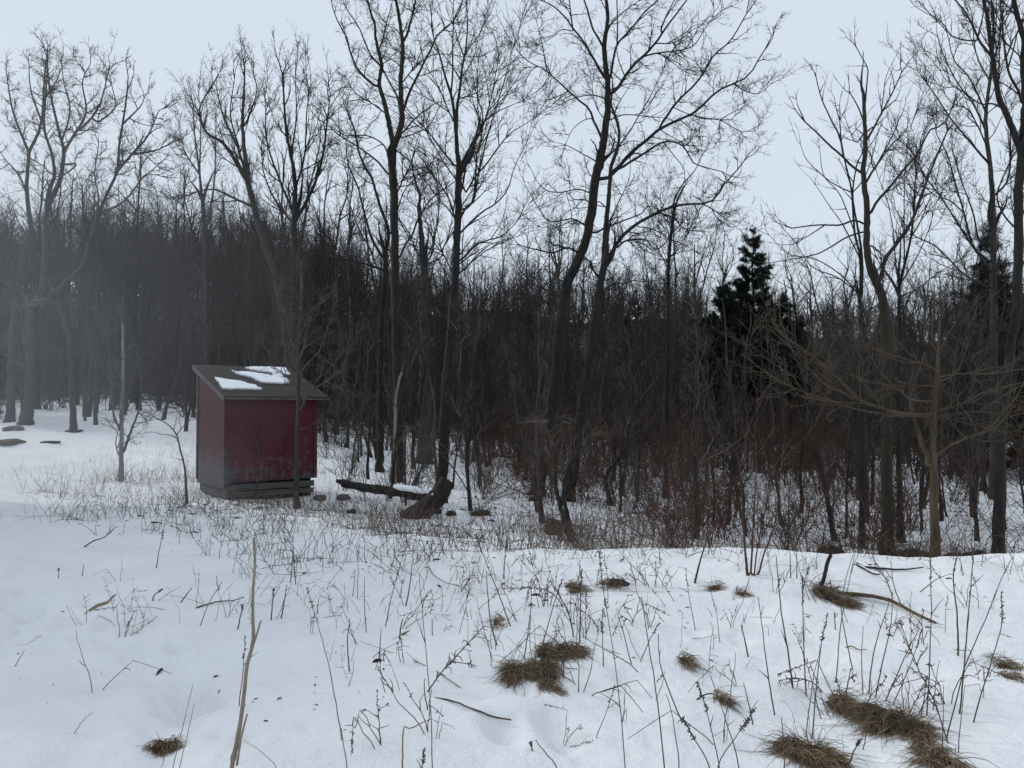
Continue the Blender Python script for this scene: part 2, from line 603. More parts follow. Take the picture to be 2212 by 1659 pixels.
def hero(name, label, cat, trunks, limbs, style, barkm, twigm, D=None, base=None, seed=1, depth=.5, scale=1.0, rm=(.013, .0055, .0035), group=None, rt=.0020, buried=.25):
    """trunks, limbs: (crop, width in photo px at the start, at the end, points)"""
    rng = np.random.default_rng(seed)
    known = []          # (px, py, depth offset) of what is already placed
    t0 = PX(trunks[0][0], trunks[0][3])
    if D is None:
        b = ground_hit(*(base if base is not None else t0[0]))[0]
        D = b[1]
    TT, TC = Tubes(), Tubes()
    lines, lr = [], []
    root = None
    for q, (crop, w0, w1, pts) in enumerate(list(trunks) + list(limbs)):
        p = PX(crop, pts)
        is_trunk = q < len(trunks)
        off0 = 0.0
        if known:
            kk = np.array(known)
            i = np.argmin((kk[:, 0] - p[0, 0]) ** 2 + (kk[:, 1] - p[0, 1]) ** 2)
            dd = math.hypot(kk[i, 0] - p[0, 0], kk[i, 1] - p[0, 1])
            if dd < 45:
                off0 = kk[i, 2]
                if dd > 2:
                    p = np.concatenate([kk[i:i + 1, :2], p])
        s = np.concatenate([[0], np.cumsum(np.linalg.norm(np.diff(p, axis=0), axis=1))]) / F * D
        slope = 0.0 if q == 0 else rng.choice([-1, 1]) * rng.uniform(.25, 1) * depth * (.35 if is_trunk else 1)
        off = off0 + slope * s
        X = at(p[:, 0], p[:, 1], D + off)
        if q == 0:
            g = gz(X[0, 0], X[0, 1])
            if X[0, 2] > g - buried:
                foot = X[0].copy()
                foot[2] = g - buried
                X = np.concatenate([[foot], X])
                p = np.concatenate([[p[0]], p])
                off = np.concatenate([[0], off])
            root = np.array([X[0, 0], X[0, 1], g])
        n = 40 if is_trunk else 18
        Xs = resample(X, n)
        ps = resample(np.column_stack([p, off]), n)
        known += [tuple(r) for r in ps]
        r = np.linspace(w0, w1, n) * CROP[crop][2] / 2 / F * D
        if q == 0:
            h = Xs[:, 2] - root[2]
            r = r * (1 + .55 * np.exp(-np.maximum(h, 0) / .22))
        Xs[1:-1] += rng.normal(size=(n - 2, 3)) * r[1:-1, None] * (.08 if is_trunk else .12)
        if is_trunk:
            TT.add(Xs, r, 10, cap=True, jag=.16)
            lines.append(resample(Xs[n // 3:], 18))
            lr.append(np.interp(np.linspace(n / 3, n - 1, 18), np.arange(n), r))
        else:
            TC.add(Xs, r, 6, cap=True)
            lines.append(Xs)
            lr.append(r)
    crown_levels(TC, np.array(lines), np.array(lr), rng, style, scale, rm, rt)
    e = link(name, None, loc=root)
    tag(e, label, cat, group)
    link('trunk', TT.mesh('trunk', barkm, root), e)
    link('crown', TC.mesh('crown', twigm, root), e)
    return e


T = 'tree'
# the tall forked tree in the middle
hero('bare_tree', 'tall bare tree, straight trunk forking high into two upright stems, behind the fallen log', T,
     [('P', 21, 17, [(857, 1040), (861, 960), (858, 800), (855, 680), (852, 480), (848, 370)]),
      ('A', 56, 22, [(968, 1385), (975, 1250), (982, 1180), (1020, 1080), (1045, 960), (1036, 800), (1035, 650), (1045, 500), (1050, 350), (1030, 200), (1010, 80), (985, -60)]),
      ('A', 46, 14, [(980, 1185), (945, 1030), (920, 900), (895, 800), (870, 730), (858, 680), (870, 600), (880, 520), (850, 400), (830, 300), (825, 200), (790, 100), (760, -30)])],
     [('A', 22, 6, [(850, 712), (780, 660), (700, 580), (650, 490), (620, 400), (600, 310), (560, 240), (510, 140), (480, 50), (470, -20)]),
      ('A', 16, 5, [(878, 540), (800, 460), (740, 330), (700, 230), (640, 140), (590, 60), (560, -20)]),
      ('A', 15, 6, [(858, 400), (890, 320), (910, 220), (950, 80), (972, -20)]),
      ('A', 18, 10, [(1030, 870), (1000, 770), (940, 660), (890, 560), (880, 500)]),
      ('A', 22, 14, [(1052, 345), (1090, 270), (1110, 190), (1140, 80), (1162, -60)]),
      ('A', 24, 8, [(1055, 905), (1085, 800), (1130, 690), (1190, 580), (1240, 470), (1290, 380), (1330, 280), (1400, 230), (1460, 170), (1510, 90), (1545, -30)]),
      ('A', 12, 5, [(1050, 670), (1100, 600), (1180, 520), (1240, 475), (1300, 440), (1420, 440), (1560, 460), (1690, 455)]),
      ('A', 16, 5, [(1045, 1080), (1150, 960), (1250, 880), (1330, 830), (1440, 815)]),
      ('A', 12, 5, [(1040, 1115), (1150, 1080), (1240, 1040), (1290, 980), (1330, 900)]),
      ('A', 10, 4, [(1040, 430), (970, 380), (920, 350), (900, 300)]),
      ('A', 10, 4, [(1038, 290), (1000, 240), (940, 210), (900, 170)]),
      ('A', 18, 5, [(940, 1420), (860, 1320), (760, 1240), (640, 1160), (540, 1100), (440, 1010), (350, 950), (290, 860), (280, 790)]),
      ('A', 14, 4, [(950, 1290), (900, 1180), (800, 1110), (700, 1095), (580, 1095), (480, 1030), (420, 960)]),
      ('A', 12, 4, [(900, 910), (820, 850), (720, 790), (650, 730), (600, 640)]),
      ('A', 12, 4, [(1000, 1215), (1110, 1310), (1200, 1420), (1300, 1560)]),
      ('A', 16, 4, [(1000, 1570), (1060, 1440), (1120, 1320), (1160, 1160), (1200, 1050)]),
      ('B', 20, 5, [(1025, 705), (1080, 580), (1125, 530), (1180, 380), (1290, 220), (1400, 140), (1500, 60), (1580, -60)]),
      ('B', 12, 4, [(1005, 330), (1060, 170), (1160, 50), (1260, -30), (1320, -120)]),
      ('B', 14, 4, [(1010, 380), (1060, 470), (1110, 560), (1160, 660)])],
     'crooked', M['mossy_bark'], M['dark_twig'], seed=2, depth=.55)

hero('bare_tree', 'slim dark two-stemmed tree with a low sagging limb, beside the tall high-forking trunk', T,
     [('P', 15, 11, [(820, 1020), (822, 900), (822, 760), (824, 680), (830, 620), (833, 560)]),
      ('B', 22, 8, [(908, 715), (880, 690), (800, 550), (750, 380), (710, 230), (690, 140), (630, 0), (600, -100), (590, -250)]),
      ('B', 30, 12, [(905, 710), (935, 540), (920, 430), (870, 300), (830, 160), (800, 60), (740, -40), (690, -170), (660, -330), (610, -450)])],
     [('B', 22, 5, [(895, 805), (820, 780), (700, 740), (560, 715), (420, 690), (290, 680)]),
      ('B', 14, 5, [(845, 795), (780, 620), (720, 520), (640, 330), (600, 200)]),
      ('B', 12, 4, [(560, 715), (450, 620), (350, 350), (320, 250)]),
      ('B', 10, 4, [(890, 670), (970, 625), (1080, 590), (1150, 605)]),
      ('B', 10, 3, [(760, 400), (820, 330), (900, 330)]),
      ('B', 10, 3, [(810, 110), (720, 60), (640, -40), (590, -90)])],
     'crooked', M['black_bark'], M['dark_twig'], seed=3, depth=.5)

# the black-stemmed tree by the cut stump
hero('bare_tree', 'tree with a nearly black crooked trunk and steep branches, rising behind the cut stump', T,
     [('P', 23, 14, [(951, 1086), (953, 1040), (957, 1000), (959, 930), (962, 860), (966, 800), (972, 740), (980, 650), (985, 580), (988, 500), (990, 430), (990, 380)]),
      ('A', 42, 9, [(1503, 1440), (1495, 1250), (1480, 1050), (1465, 900), (1440, 760), (1400, 640), (1370, 520), (1340, 420), (1300, 300)]),
      ('A', 28, 8, [(1485, 1080), (1490, 870), (1510, 750), (1530, 560), (1560, 400), (1575, 220), (1570, 60)]),
      ('A', 16, 6, [(1440, 770), (1455, 600), (1455, 400), (1465, 170), (1500, 80), (1550, -20)])],
     [('A', 18, 5, [(1530, 1550), (1560, 1350), (1600, 1170), (1680, 1080), (1720, 960), (1780, 740), (1800, 600), (1830, 450), (1790, 280)]),
      ('A', 18, 5, [(1540, 1700), (1620, 1640), (1660, 1430), (1700, 1270), (1730, 1120), (1790, 930), (1860, 700), (1940, 400)]),
      ('B', 22, 5, [(1500, 420), (1560, 300), (1620, 240), (1640, 60), (1650, -120), (1690, -300), (1660, -500), (1655, -800)]),
      ('B', 18, 4, [(1512, 510), (1590, 430), (1700, 330), (1800, 270), (1900, 150), (1960, -40), (2040, -200)]),
      ('B', 18, 4, [(1495, 740), (1560, 690), (1650, 600), (1750, 560), (1850, 530), (1960, 430), (2040, 330)]),
      ('B', 16, 4, [(1505, 835), (1580, 770), (1650, 690), (1760, 600), (1890, 560)]),
      ('A', 18, 4, [(1560, 1560), (1640, 1430), (1750, 1300), (1900, 1100), (2050, 1000), (2190, 900)]),
      ('A', 14, 4, [(1600, 1180), (1700, 1000), (1830, 900), (1960, 840), (2110, 760)]),
      ('A', 14, 4, [(1660, 1100), (1700, 950), (1660, 780), (1660, 500)]),
      ('A', 18, 5, [(1475, 1345), (1380, 1230), (1260, 1070), (1150, 950), (1080, 870), (1050, 780)]),
      ('B', 16, 5, [(1485, 450), (1450, 300), (1410, 200), (1330, 80), (1250, -30), (1150, -170)]),
      ('B', 14, 4, [(1470, 480), (1400, 590), (1330, 690)]),
      ('A', 13, 4, [(1500, 1480), (1400, 1340), (1290, 1150), (1230, 1040)]),
      ('B', 12, 4, [(1440, 800), (1390, 690), (1310, 590), (1250, 430), (1190, 300), (1180, 100)]),
      ('A', 12, 4, [(1475, 1000), (1400, 850), (1340, 700), (1240, 530), (1200, 420)]),
      ('A', 12, 4, [(1500, 800), (1600, 770), (1680, 730), (1740, 640)]),
      ('A', 12, 4, [(1530, 620), (1620, 480), (1660, 300)])],
     'ascend', M['black_bark'], M['dark_twig'], seed=4, depth=.55)

hero('bare_tree', 'broad-based tree splitting into a fan of thin stems, half hidden between two taller trunks', T,
     [('P', 30, 15, [(918, 1015), (917, 900), (917, 760), (917, 640), (916, 570)]),
      ('B', 56, 8, [(1220, 790), (1216, 760), (1210, 720), (1200, 500), (1180, 300), (1190, 200), (1150, 80), (1120, -80)])],
     [('B', 18, 5, [(1225, 740), (1280, 690), (1320, 480), (1340, 350), (1350, 200), (1310, 50)]),
      ('B', 16, 5, [(1240, 760), (1360, 700), (1380, 620), (1430, 520), (1470, 440)]),
      ('B', 14, 5, [(1210, 740), (1150, 620), (1100, 500), (1030, 400)]),
      ('B', 12, 4, [(1220, 770), (1300, 560), (1270, 440), (1200, 400)])],
     'ascend', M['grey_bark'], M['dark_twig'], seed=5, depth=.5, D=24)

# the two big trees right of the middle
hero('bare_tree', 'biggest bare tree, thick trunk leaning then bending upright, long crooked limbs reaching sideways', T,
     [('P', 25, 19, [(1160, 1070), (1170, 1000), (1183, 930), (1197, 830), (1205, 742), (1210, 690), (1218, 649), (1226, 609), (1242, 577), (1258, 542), (1269, 502), (1277, 462), (1285, 409), (1290, 369)]),
      ('C', 66, 24, [(690, 1382), (710, 1350), (740, 1150), (760, 1000), (775, 850), (775, 700), (765, 600), (745, 400), (760, 280), (775, 150), (760, -20), (750, -120)])],
     [('C', 34, 10, [(745, 1475), (790, 1430), (850, 1370), (940, 1260), (1050, 1170), (1160, 1070), (1260, 1010), (1350, 970), (1450, 930), (1560, 840), (1660, 740), (1790, 680), (1920, 610), (1990, 490), (2050, 400)]),
      ('C', 22, 8, [(1190, 1045), (1240, 960), (1310, 860), (1390, 770), (1470, 700), (1560, 580), (1640, 440), (1760, 340), (1850, 200), (1900, 110)]),
      ('C', 14, 5, [(1450, 930), (1550, 960), (1680, 970), (1770, 1020), (1880, 1070), (1990, 1020)]),
      ('C', 12, 5, [(1790, 680), (1880, 730), (1990, 760), (2100, 680)]),
      ('C', 22, 7, [(870, 1370), (960, 1310), (1060, 1250), (1200, 1160), (1290, 1145), (1380, 1180), (1430, 1250), (1470, 1320), (1580, 1360), (1700, 1390)]),
      ('C', 10, 4, [(1230, 1160), (1320, 1270), (1390, 1360), (1400, 1440)]),
      ('C', 10, 4, [(1310, 870), (1450, 930), (1600, 960)]),
      ('C', 22, 6, [(725, 1150), (710, 1080), (660, 980), (625, 880), (540, 810), (440, 720), (350, 640), (270, 565), (150, 510), (70, 440), (0, 350)]),
      ('C', 9, 4, [(640, 960), (570, 980), (490, 1050), (440, 1150)]),
      ('C', 12, 4, [(280, 575), (260, 440), (230, 300), (200, 180)]),
      ('C', 28, 9, [(790, 765), (850, 720), (930, 600), (1010, 500), (1090, 430), (1170, 340), (1230, 250), (1310, 140), (1400, 20), (1450, -50)]),
      ('C', 15, 5, [(1060, 460), (1170, 430), (1340, 410), (1470, 370), (1550, 250), (1620, 150)]),
      ('C', 12, 4, [(1160, 350), (1290, 350), (1380, 310), (1480, 230), (1580, 190)]),
      ('C', 10, 4, [(1190, 430), (1290, 500), (1370, 560), (1450, 600)]),
      ('C', 15, 6, [(1205, 250), (1240, 150), (1310, 10), (1330, -60)]),
      ('C', 24, 8, [(770, 640), (730, 600), (690, 530), (640, 440), (560, 310), (500, 240), (440, 150), (370, 80), (300, 30), (200, -10)]),
      ('C', 14, 8, [(490, 225), (475, 100), (460, -40)]),
      ('C', 10, 4, [(490, 250), (400, 240), (330, 300), (250, 345)]),
      ('C', 20, 12, [(748, 400), (700, 310), (650, 220), (620, 110), (570, -40)]),
      ('C', 20, 10, [(790, 650), (810, 550), (830, 430), (860, 350), (940, 260), (1010, 180), (1080, 90), (1180, 0), (1220, -60)]),
      ('C', 12, 8, [(850, 355), (855, 200), (848, -30)]),
      ('C', 12, 6, [(770, 270), (800, 200), (900, 100), (1020, 10)]),
      ('C', 13, 4, [(750, 797), (650, 770), (560, 780), (460, 810), (330, 870), (200, 840)]),
      ('C', 9, 4, [(745, 960), (690, 880), (660, 780), (650, 680)]),
      ('C', 12, 4, [(790, 975), (900, 930), (1070, 940), (1240, 955)]),
      ('C', 12, 4, [(690, 1310), (560, 1240), (450, 1180), (340, 1150)]),
      ('D', 15, 4, [(605, 455), (500, 390), (420, 400), (300, 410), (240, 340), (170, 230), (100, 100)]),
      ('D', 13, 4, [(640, 185), (530, 150), (400, 175), (280, 160), (200, 80), (150, -20)]),
      ('D', 11, 4, [(600, 240), (500, 230), (440, 170), (480, 330)]),
      ('D', 11, 4, [(600, 440), (500, 405), (380, 450), (240, 460)]),
      ('D', 20, 5, [(530, 660), (460, 625), (400, 640), (320, 665), (200, 640), (60, 600), (0, 530)]),
      ('D', 18, 6, [(675, 500), (760, 460), (860, 420), (970, 380), (1060, 340), (1080, 300), (1140, 285), (1200, 340)]),
      ('D', 13, 6, [(590, 700), (640, 750), (650, 800), (690, 860)]),
      ('D', 10, 4, [(440, 850), (455, 740), (455, 640)]),
      ('D', 14, 4, [(420, 1040), (300, 980), (180, 920), (80, 820), (0, 700)])],
     'crooked', M['dark_bark'], M['dark_twig'], seed=6, depth=.6)

hero('bare_tree', 'second of two big trees, upright trunk with one long limb arching towards the pine', T,
     [('P', 24, 15, [(1227, 1083), (1240, 1000), (1252, 920), (1262, 850), (1275, 760), (1290, 660), (1297, 610), (1305, 575)]),
      ('D', 50, 18, [(735, 800), (745, 740), (750, 600), (765, 400), (780, 250), (795, 60), (800, -20), (825, -100), (850, -160), (870, -300), (840, -430), (800, -540)])],
     [('D', 34, 9, [(760, 745), (800, 680), (830, 620), (900, 520), (1000, 440), (1100, 380), (1200, 330), (1300, 290), (1430, 270), (1540, 270), (1640, 230), (1720, 110), (1820, 0), (1880, -80)]),
      ('D', 16, 5, [(1295, 292), (1340, 180), (1400, 90), (1480, 0), (1540, -120)]),
      ('D', 13, 4, [(1540, 270), (1620, 310), (1740, 400), (1850, 480)]),
      ('D', 16, 4, [(1200, 345), (1320, 390), (1380, 460), (1510, 490), (1600, 450)]),
      ('D', 18, 5, [(850, 625), (900, 580), (960, 560), (1080, 560), (1120, 600), (1170, 640), (1260, 570), (1300, 540)]),
      ('D', 10, 4, [(1010, 450), (1130, 470), (1220, 520), (1300, 580)]),
      ('D', 18, 6, [(712, 870), (660, 800), (640, 740), (600, 720)]),
      ('D', 12, 4, [(790, 405), (850, 280), (900, 180), (950, 60), (960, -60)]),
      ('D', 13, 4, [(745, 960), (850, 910), (900, 920), (980, 890), (1090, 900), (1250, 870)]),
      ('D', 10, 4, [(770, 800), (820, 880), (830, 940), (900, 990)]),
      ('D', 14, 5, [(815, -80), (870, -200), (960, -330), (1030, -450), (1110, -580), (1190, -760)]),
      ('D', 12, 4, [(850, -180), (960, -240), (1060, -230)]),
      ('D', 12, 4, [(770, 310), (700, 250), (660, 330), (640, 400)])],
     'crooked', M['dark_bark'], M['dark_twig'], seed=7, depth=.6)

hero('bare_tree', 'thin straight bare tree between the arching limb of the big tree and the pine', T,
     [('P', 11, 7, [(1437, 1075), (1440, 960), (1442, 800), (1444, 640), (1443, 590), (1448, 520), (1453, 480)])],
     [('D', 9, 3, [(1270, 820), (1210, 680), (1180, 640), (1120, 480)]),
      ('D', 10, 3, [(1262, 860), (1330, 660), (1440, 480), (1500, 330)]),
      ('D', 8, 3, [(1290, 560), (1400, 600), (1560, 700), (1600, 640)]),
      ('D', 8, 3, [(1285, 600), (1260, 480), (1220, 350), (1230, 250)]),
      ('D', 8, 3, [(1275, 700), (1380, 610), (1420, 520)])],
     'ascend', M['black_bark'], M['dark_twig'], seed=8, depth=.5)

# the trees of the right side, their feet behind the bank
hero('bare_tree', 'mossy tree with a low fork and sparse blunt branches above the snow bank', T,
     [('P', 25, 19, [(1916, 1196), (1917, 1120), (1915, 1000), (1916, 900), (1914, 800), (1913, 720), (1908, 660), (1902, 630)]),
      ('G', 42, 18, [(702, 1600), (690, 1560), (640, 1440), (625, 1300), (628, 1170), (620, 1050), (605, 930), (615, 850), (618, 750), (612, 600), (607, 500)])],
     [('G', 10, 5, [(617, 560), (628, 430), (632, 375), (600, 310), (566, 250)]),
      ('G', 16, 8, [(600, 935), (540, 890), (490, 840), (420, 780), (360, 720), (290, 655)]),
      ('G', 13, 6, [(500, 850), (480, 740), (430, 640), (385, 540), (360, 455)]),
      ('G', 14, 7, [(622, 985), (660, 920), (710, 850), (760, 780), (800, 745)]),
      ('G', 9, 5, [(680, 890), (740, 780), (785, 690)]),
      ('G', 13, 6, [(620, 765), (670, 680), (710, 600), (760, 510), (815, 390)]),
      ('G', 11, 6, [(612, 665), (580, 580), (538, 505)]),
      ('G', 8, 4, [(705, 605), (715, 520), (720, 470)]),
      ('G', 16, 7, [(640, 1165), (680, 1090), (750, 1010), (830, 910), (900, 830), (960, 710), (1000, 690), (1050, 660), (1090, 570)]),
      ('G', 26, 9, [(705, 1515), (720, 1410), (770, 1340), (860, 1210), (900, 1120), (940, 1000), (980, 900), (1060, 710)]),
      ('G', 10, 4, [(870, 1190), (930, 1050), (960, 920), (1030, 790)]),
      ('G', 12, 6, [(622, 1215), (560, 1190), (480, 1215), (360, 1215), (220, 1232)]),
      ('G', 10, 4, [(615, 1250), (520, 1280), (420, 1340), (330, 1380), (100, 1420)]),
      ('G', 8, 3, [(400, 1215), (300, 1280), (230, 1320)]),
      ('G', 8, 3, [(560, 1560), (480, 1480), (350, 1400), (200, 1370), (100, 1270)]),
      ('G', 9, 4, [(655, 1330), (720, 1390), (700, 1440)]),
      ('G', 8, 3, [(610, 720), (570, 770), (540, 720), (510, 640)])],
     'sparse', M['mossy_bark'], M['dark_twig'], seed=9, depth=.5, D=12.4)

hero('bare_tree', 'pair of thin dark stems rising from one foot close beside the mossy forked tree', T,
     [('P', 13, 9, [(1862, 1196), (1862, 1100), (1861, 900), (1860, 760), (1859, 660)]),
      ('G', 15, 6, [(592, 1640), (590, 1400), (560, 1250), (545, 1040), (515, 900), (490, 780), (480, 650)]),
      ('G', 16, 6, [(597, 1600), (600, 1390), (575, 1220), (550, 1060), (570, 900), (600, 830)])],
     [('G', 8, 3, [(545, 1040), (460, 1000), (390, 950), (300, 860), (268, 780)]),
      ('G', 8, 3, [(560, 1250), (480, 1050), (395, 950), (370, 800)]),
      ('G', 9, 3, [(590, 1400), (500, 1220), (430, 1120), (350, 1000)]),
      ('G', 8, 3, [(590, 1590), (470, 1500), (330, 1440), (240, 1310), (180, 1240)]),
      ('G', 7, 3, [(545, 1045), (600, 980), (650, 870), (680, 740)])],
     'sparse', M['black_bark'], M['dark_twig'], seed=10, depth=.5, D=14)

hero('bare_tree', 'slender dark tree with several thin steep stems, next to the mossy forked tree', T,
     [('P', 14, 8, [(1948, 1196), (1943, 1050), (1941, 900), (1942, 760), (1943, 640)]),
      ('G', 16, 5, [(802, 1600), (805, 1540), (860, 1300), (880, 1150), (885, 1000), (910, 850)])],
     [('G', 9, 3, [(800, 1560), (780, 1400), (770, 1250), (740, 1100), (690, 960)]),
      ('G', 8, 3, [(830, 1430), (828, 1200), (830, 1000), (845, 780), (866, 680)]),
      ('G', 8, 3, [(810, 1530), (900, 1380), (960, 1240), (1000, 1100)]),
      ('G', 7, 3, [(805, 1600), (900, 1560), (1000, 1480), (1100, 1420)])],
     'ascend', M['black_bark'], M['dark_twig'], seed=11, depth=.5, D=15)

hero('brown_tree', 'warm brown tree with wide level branches spreading over the brush at the bank edge', T,
     [('F', 92, 12, [(1490, 1720), (1495, 1600), (1482, 1300), (1480, 1100), (1478, 950), (1475, 800), (1485, 640), (1500, 400), (1510, 200), (1520, 0), (1535, -180), (1560, -300)]),
      ('F', 50, 22, [(1440, 1000), (1430, 930), (1375, 800), (1330, 640), (1290, 520)])],
     [('F', 30, 7, [(1445, 600), (1300, 590), (1150, 570), (1000, 520), (880, 480), (750, 350), (600, 200), (450, 80), (330, 0), (250, -60)]),
      ('F', 18, 5, [(1000, 520), (880, 480), (760, 420), (620, 360), (500, 250), (330, 60), (280, -60)]),
      ('F', 18, 4, [(1450, 612), (1200, 600), (900, 560), (700, 500), (450, 440), (350, 290), (130, 150), (0, 30)]),
      ('F', 12, 4, [(850, 550), (650, 480), (430, 410), (250, 330), (130, 260)]),
      ('F', 16, 4, [(1465, 490), (1300, 470), (1200, 400), (1080, 280), (1000, 180), (900, -20)]),
      ('F', 13, 4, [(1475, 360), (1250, 360), (1080, 350), (900, 320), (740, 240)]),
      ('F', 16, 5, [(1505, 300), (1660, 265), (1900, 265), (2100, 240), (2300, 210)]),
      ('F', 14, 4, [(1510, 250), (1440, 200), (1200, 130), (1000, 60), (900, 0)]),
      ('F', 18, 5, [(1500, 560), (1700, 510), (1850, 430), (2000, 380), (2212, 330)]),
      ('F', 18, 5, [(1500, 610), (1700, 580), (1850, 570), (2100, 600), (2300, 560)]),
      ('F', 24, 6, [(1505, 930), (1600, 850), (1780, 770), (1900, 740), (2010, 620), (2150, 450), (2250, 250)]),
      ('F', 14, 5, [(1510, 330), (1620, 290), (1690, 220), (1715, 80), (1740, -60)]),
      ('F', 13, 4, [(1860, 560), (1900, 530), (2050, 440), (2250, 320)]),
      ('F', 12, 4, [(1620, 540), (1640, 420), (1700, 520), (1760, 600)]),
      ('F', 12, 3, [(890, 480), (880, 260), (870, 100)]),
      ('F', 10, 3, [(1515, 100), (1600, -60), (1680, -200), (1700, -330)]),
      ('F', 10, 3, [(1520, 20), (1430, -100), (1380, -260)]),
      ('F', 12, 3, [(1600, 620), (1800, 680), (2000, 720), (2250, 790)])],
     'spread', M['brown_bark'], M['brown_twig'], seed=12, depth=.55, D=10.9, scale=.8, rm=(.010, .005, .003), rt=.0017)

hero('bare_tree', 'tall dark tree with a thick trunk and high limbs, at the very photo edge', T,
     [('P', 22, 17, [(2156, 1200), (2157, 1100), (2160, 1000), (2165, 900), (2190, 700), (2196, 660), (2200, 520), (2202, 400), (2206, 340)]),
      ('G', 36, 14, [(1462, 850), (1440, 770), (1390, 640), (1340, 520), (1310, 350), (1290, 200), (1270, 60), (1240, -60)]),
      ('G', 40, 22, [(1462, 850), (1475, 650), (1480, 520), (1470, 330), (1475, 220), (1440, 90), (1410, -40)])],
     [('G', 16, 6, [(1325, 335), (1240, 230), (1190, 120), (1130, 30), (1070, -30)]),
      ('G', 10, 4, [(1215, 218), (1150, 215), (1080, 190), (1040, 130), (985, 90)]),
      ('G', 15, 7, [(1465, 560), (1440, 480), (1390, 380), (1360, 150), (1365, -30)]),
      ('G', 12, 5, [(1370, 590), (1300, 560), (1240, 560), (1150, 500)]),
      ('G', 12, 5, [(1455, 1250), (1380, 1180), (1330, 1060), (1390, 900)]),
      ('G', 10, 4, [(1320, 300), (1350, 150), (1320, 60), (1280, -40)])],
     'ascend', M['dark_bark'], M['dark_twig'], seed=13, depth=.5, D=13)

hero('bare_tree', 'tall tree with a fan of steep slender limbs rising out of the small pine', T,
     [('P', 19, 12, [(2148, 1100), (2148, 1000), (2147, 850), (2146, 680), (2146, 500)]),
      ('G', 30, 9, [(1310, 1280), (1305, 1050), (1300, 1000), (1290, 880), (1270, 700), (1270, 600), (1300, 350), (1310, 100), (1290, -40)])],
     [('G', 12, 4, [(1305, 1065), (1390, 960), (1400, 700), (1380, 560)]),
      ('G', 14, 4, [(1305, 1420), (1200, 1330), (1150, 1150), (1080, 900), (1060, 830), (1000, 720)]),
      ('G', 13, 4, [(1308, 1380), (1230, 1290), (1200, 1150), (1130, 960), (1090, 820)]),
      ('G', 13, 4, [(1305, 1480), (1190, 1320), (1050, 1100), (940, 950), (900, 870), (850, 800)]),
      ('G', 13, 4, [(1305, 1560), (1150, 1480), (1000, 1330), (880, 1270), (780, 1130)]),
      ('G', 13, 4, [(1290, 890), (1180, 760), (1080, 640), (1000, 520), (900, 380)]),
      ('G', 11, 4, [(1275, 720), (1200, 560), (1110, 440), (1030, 270), (1010, 200)]),
      ('G', 11, 4, [(1270, 610), (1180, 420), (1100, 330), (1060, 180)]),
      ('G', 9, 3, [(1290, 440), (1220, 300), (1200, 160), (1190, 60)]),
      ('G', 9, 3, [(1280, 800), (1180, 600), (1090, 560), (1000, 440)]),
      ('G', 9, 3, [(1150, 1150), (1070, 1080), (1000, 1060), (900, 970)])],
     'ascend', M['grey_bark'], M['dark_twig'], seed=14, depth=.5, D=21)

# the trees of the left side; lighter greys paint haze into the wood-edge three
hero('bare_tree', 'tall wood-edge tree, straight trunk opening into a narrow fan of upright limbs', T,
     [('Z0', 52, 34, [(65, 745), (68, 600), (75, 300), (90, 100), (150, -300)]),
      ('H', 24, 6, [(150, 1200), (150, 1100), (130, 930), (140, 760), (150, 720), (200, 600), (215, 400), (230, 260)])],
     [('H', 16, 5, [(140, 740), (110, 670), (60, 530), (30, 350)]),
      ('H', 13, 4, [(130, 940), (90, 850), (30, 780), (0, 740)]),
      ('H', 12, 4, [(205, 600), (150, 440), (140, 300)]),
      ('H', 10, 4, [(215, 480), (270, 400), (300, 330)])],
     'crooked', M['grey_bark'], M['grey_twig'], seed=15, depth=.5, scale=1.3, rm=(.024, .011, .006), rt=.003)

hero('bare_tree', 'stout wood-edge tree with a flared leaning foot and a broad high crown', T,
     [('Z0', 70, 42, [(160, 760), (175, 700), (190, 560), (195, 300), (200, 0)]),
      ('H', 32, 22, [(205, 1420), (220, 1200), (225, 1050), (235, 1000)]),
      ('H', 20, 5, [(225, 1010), (240, 920), (265, 850), (250, 740), (215, 620), (225, 420), (232, 300)]),
      ('H', 23, 6, [(235, 1000), (290, 880), (310, 740), (290, 650), (250, 480), (230, 330)])],
     [('H', 17, 4, [(310, 740), (370, 640), (420, 540), (400, 400), (440, 310)]),
      ('H', 14, 4, [(390, 630), (480, 520), (530, 340)]),
      ('H', 12, 4, [(300, 690), (340, 540), (310, 400), (300, 320)]),
      ('H', 12, 4, [(480, 590), (560, 520), (545, 420)]),
      ('H', 12, 4, [(370, 800), (280, 860), (200, 800)])],
     'crooked', M['grey_bark'], M['grey_twig'], seed=16, depth=.5, scale=1.3, rm=(.024, .011, .006), rt=.003)

hero('bare_tree', 'long slanting wood-edge tree, its limbs sweeping to one side over lower trees', T,
     [('P', 13, 10, [(160, 930), (155, 840), (150, 740), (125, 660), (90, 650)]),
      ('H', 22, 7, [(240, 1440), (310, 1380), (400, 1290), (440, 1160), (480, 1040), (530, 920), (570, 830), (580, 700), (600, 580), (620, 430)])],
     [('H', 16, 4, [(572, 830), (650, 740), (720, 660), (770, 540), (790, 530)]),
      ('H', 14, 4, [(640, 750), (760, 730), (840, 690)]),
      ('H', 12, 4, [(600, 600), (680, 520), (700, 480)]),
      ('H', 14, 4, [(480, 1040), (600, 980), (700, 860), (760, 850)]),
      ('H', 12, 4, [(440, 1150), (480, 980), (460, 850), (480, 700)])],
     'crooked', M['grey_bark'], M['grey_twig'], seed=17, depth=.4, scale=1.2, rm=(.022, .010, .006), rt=.003)

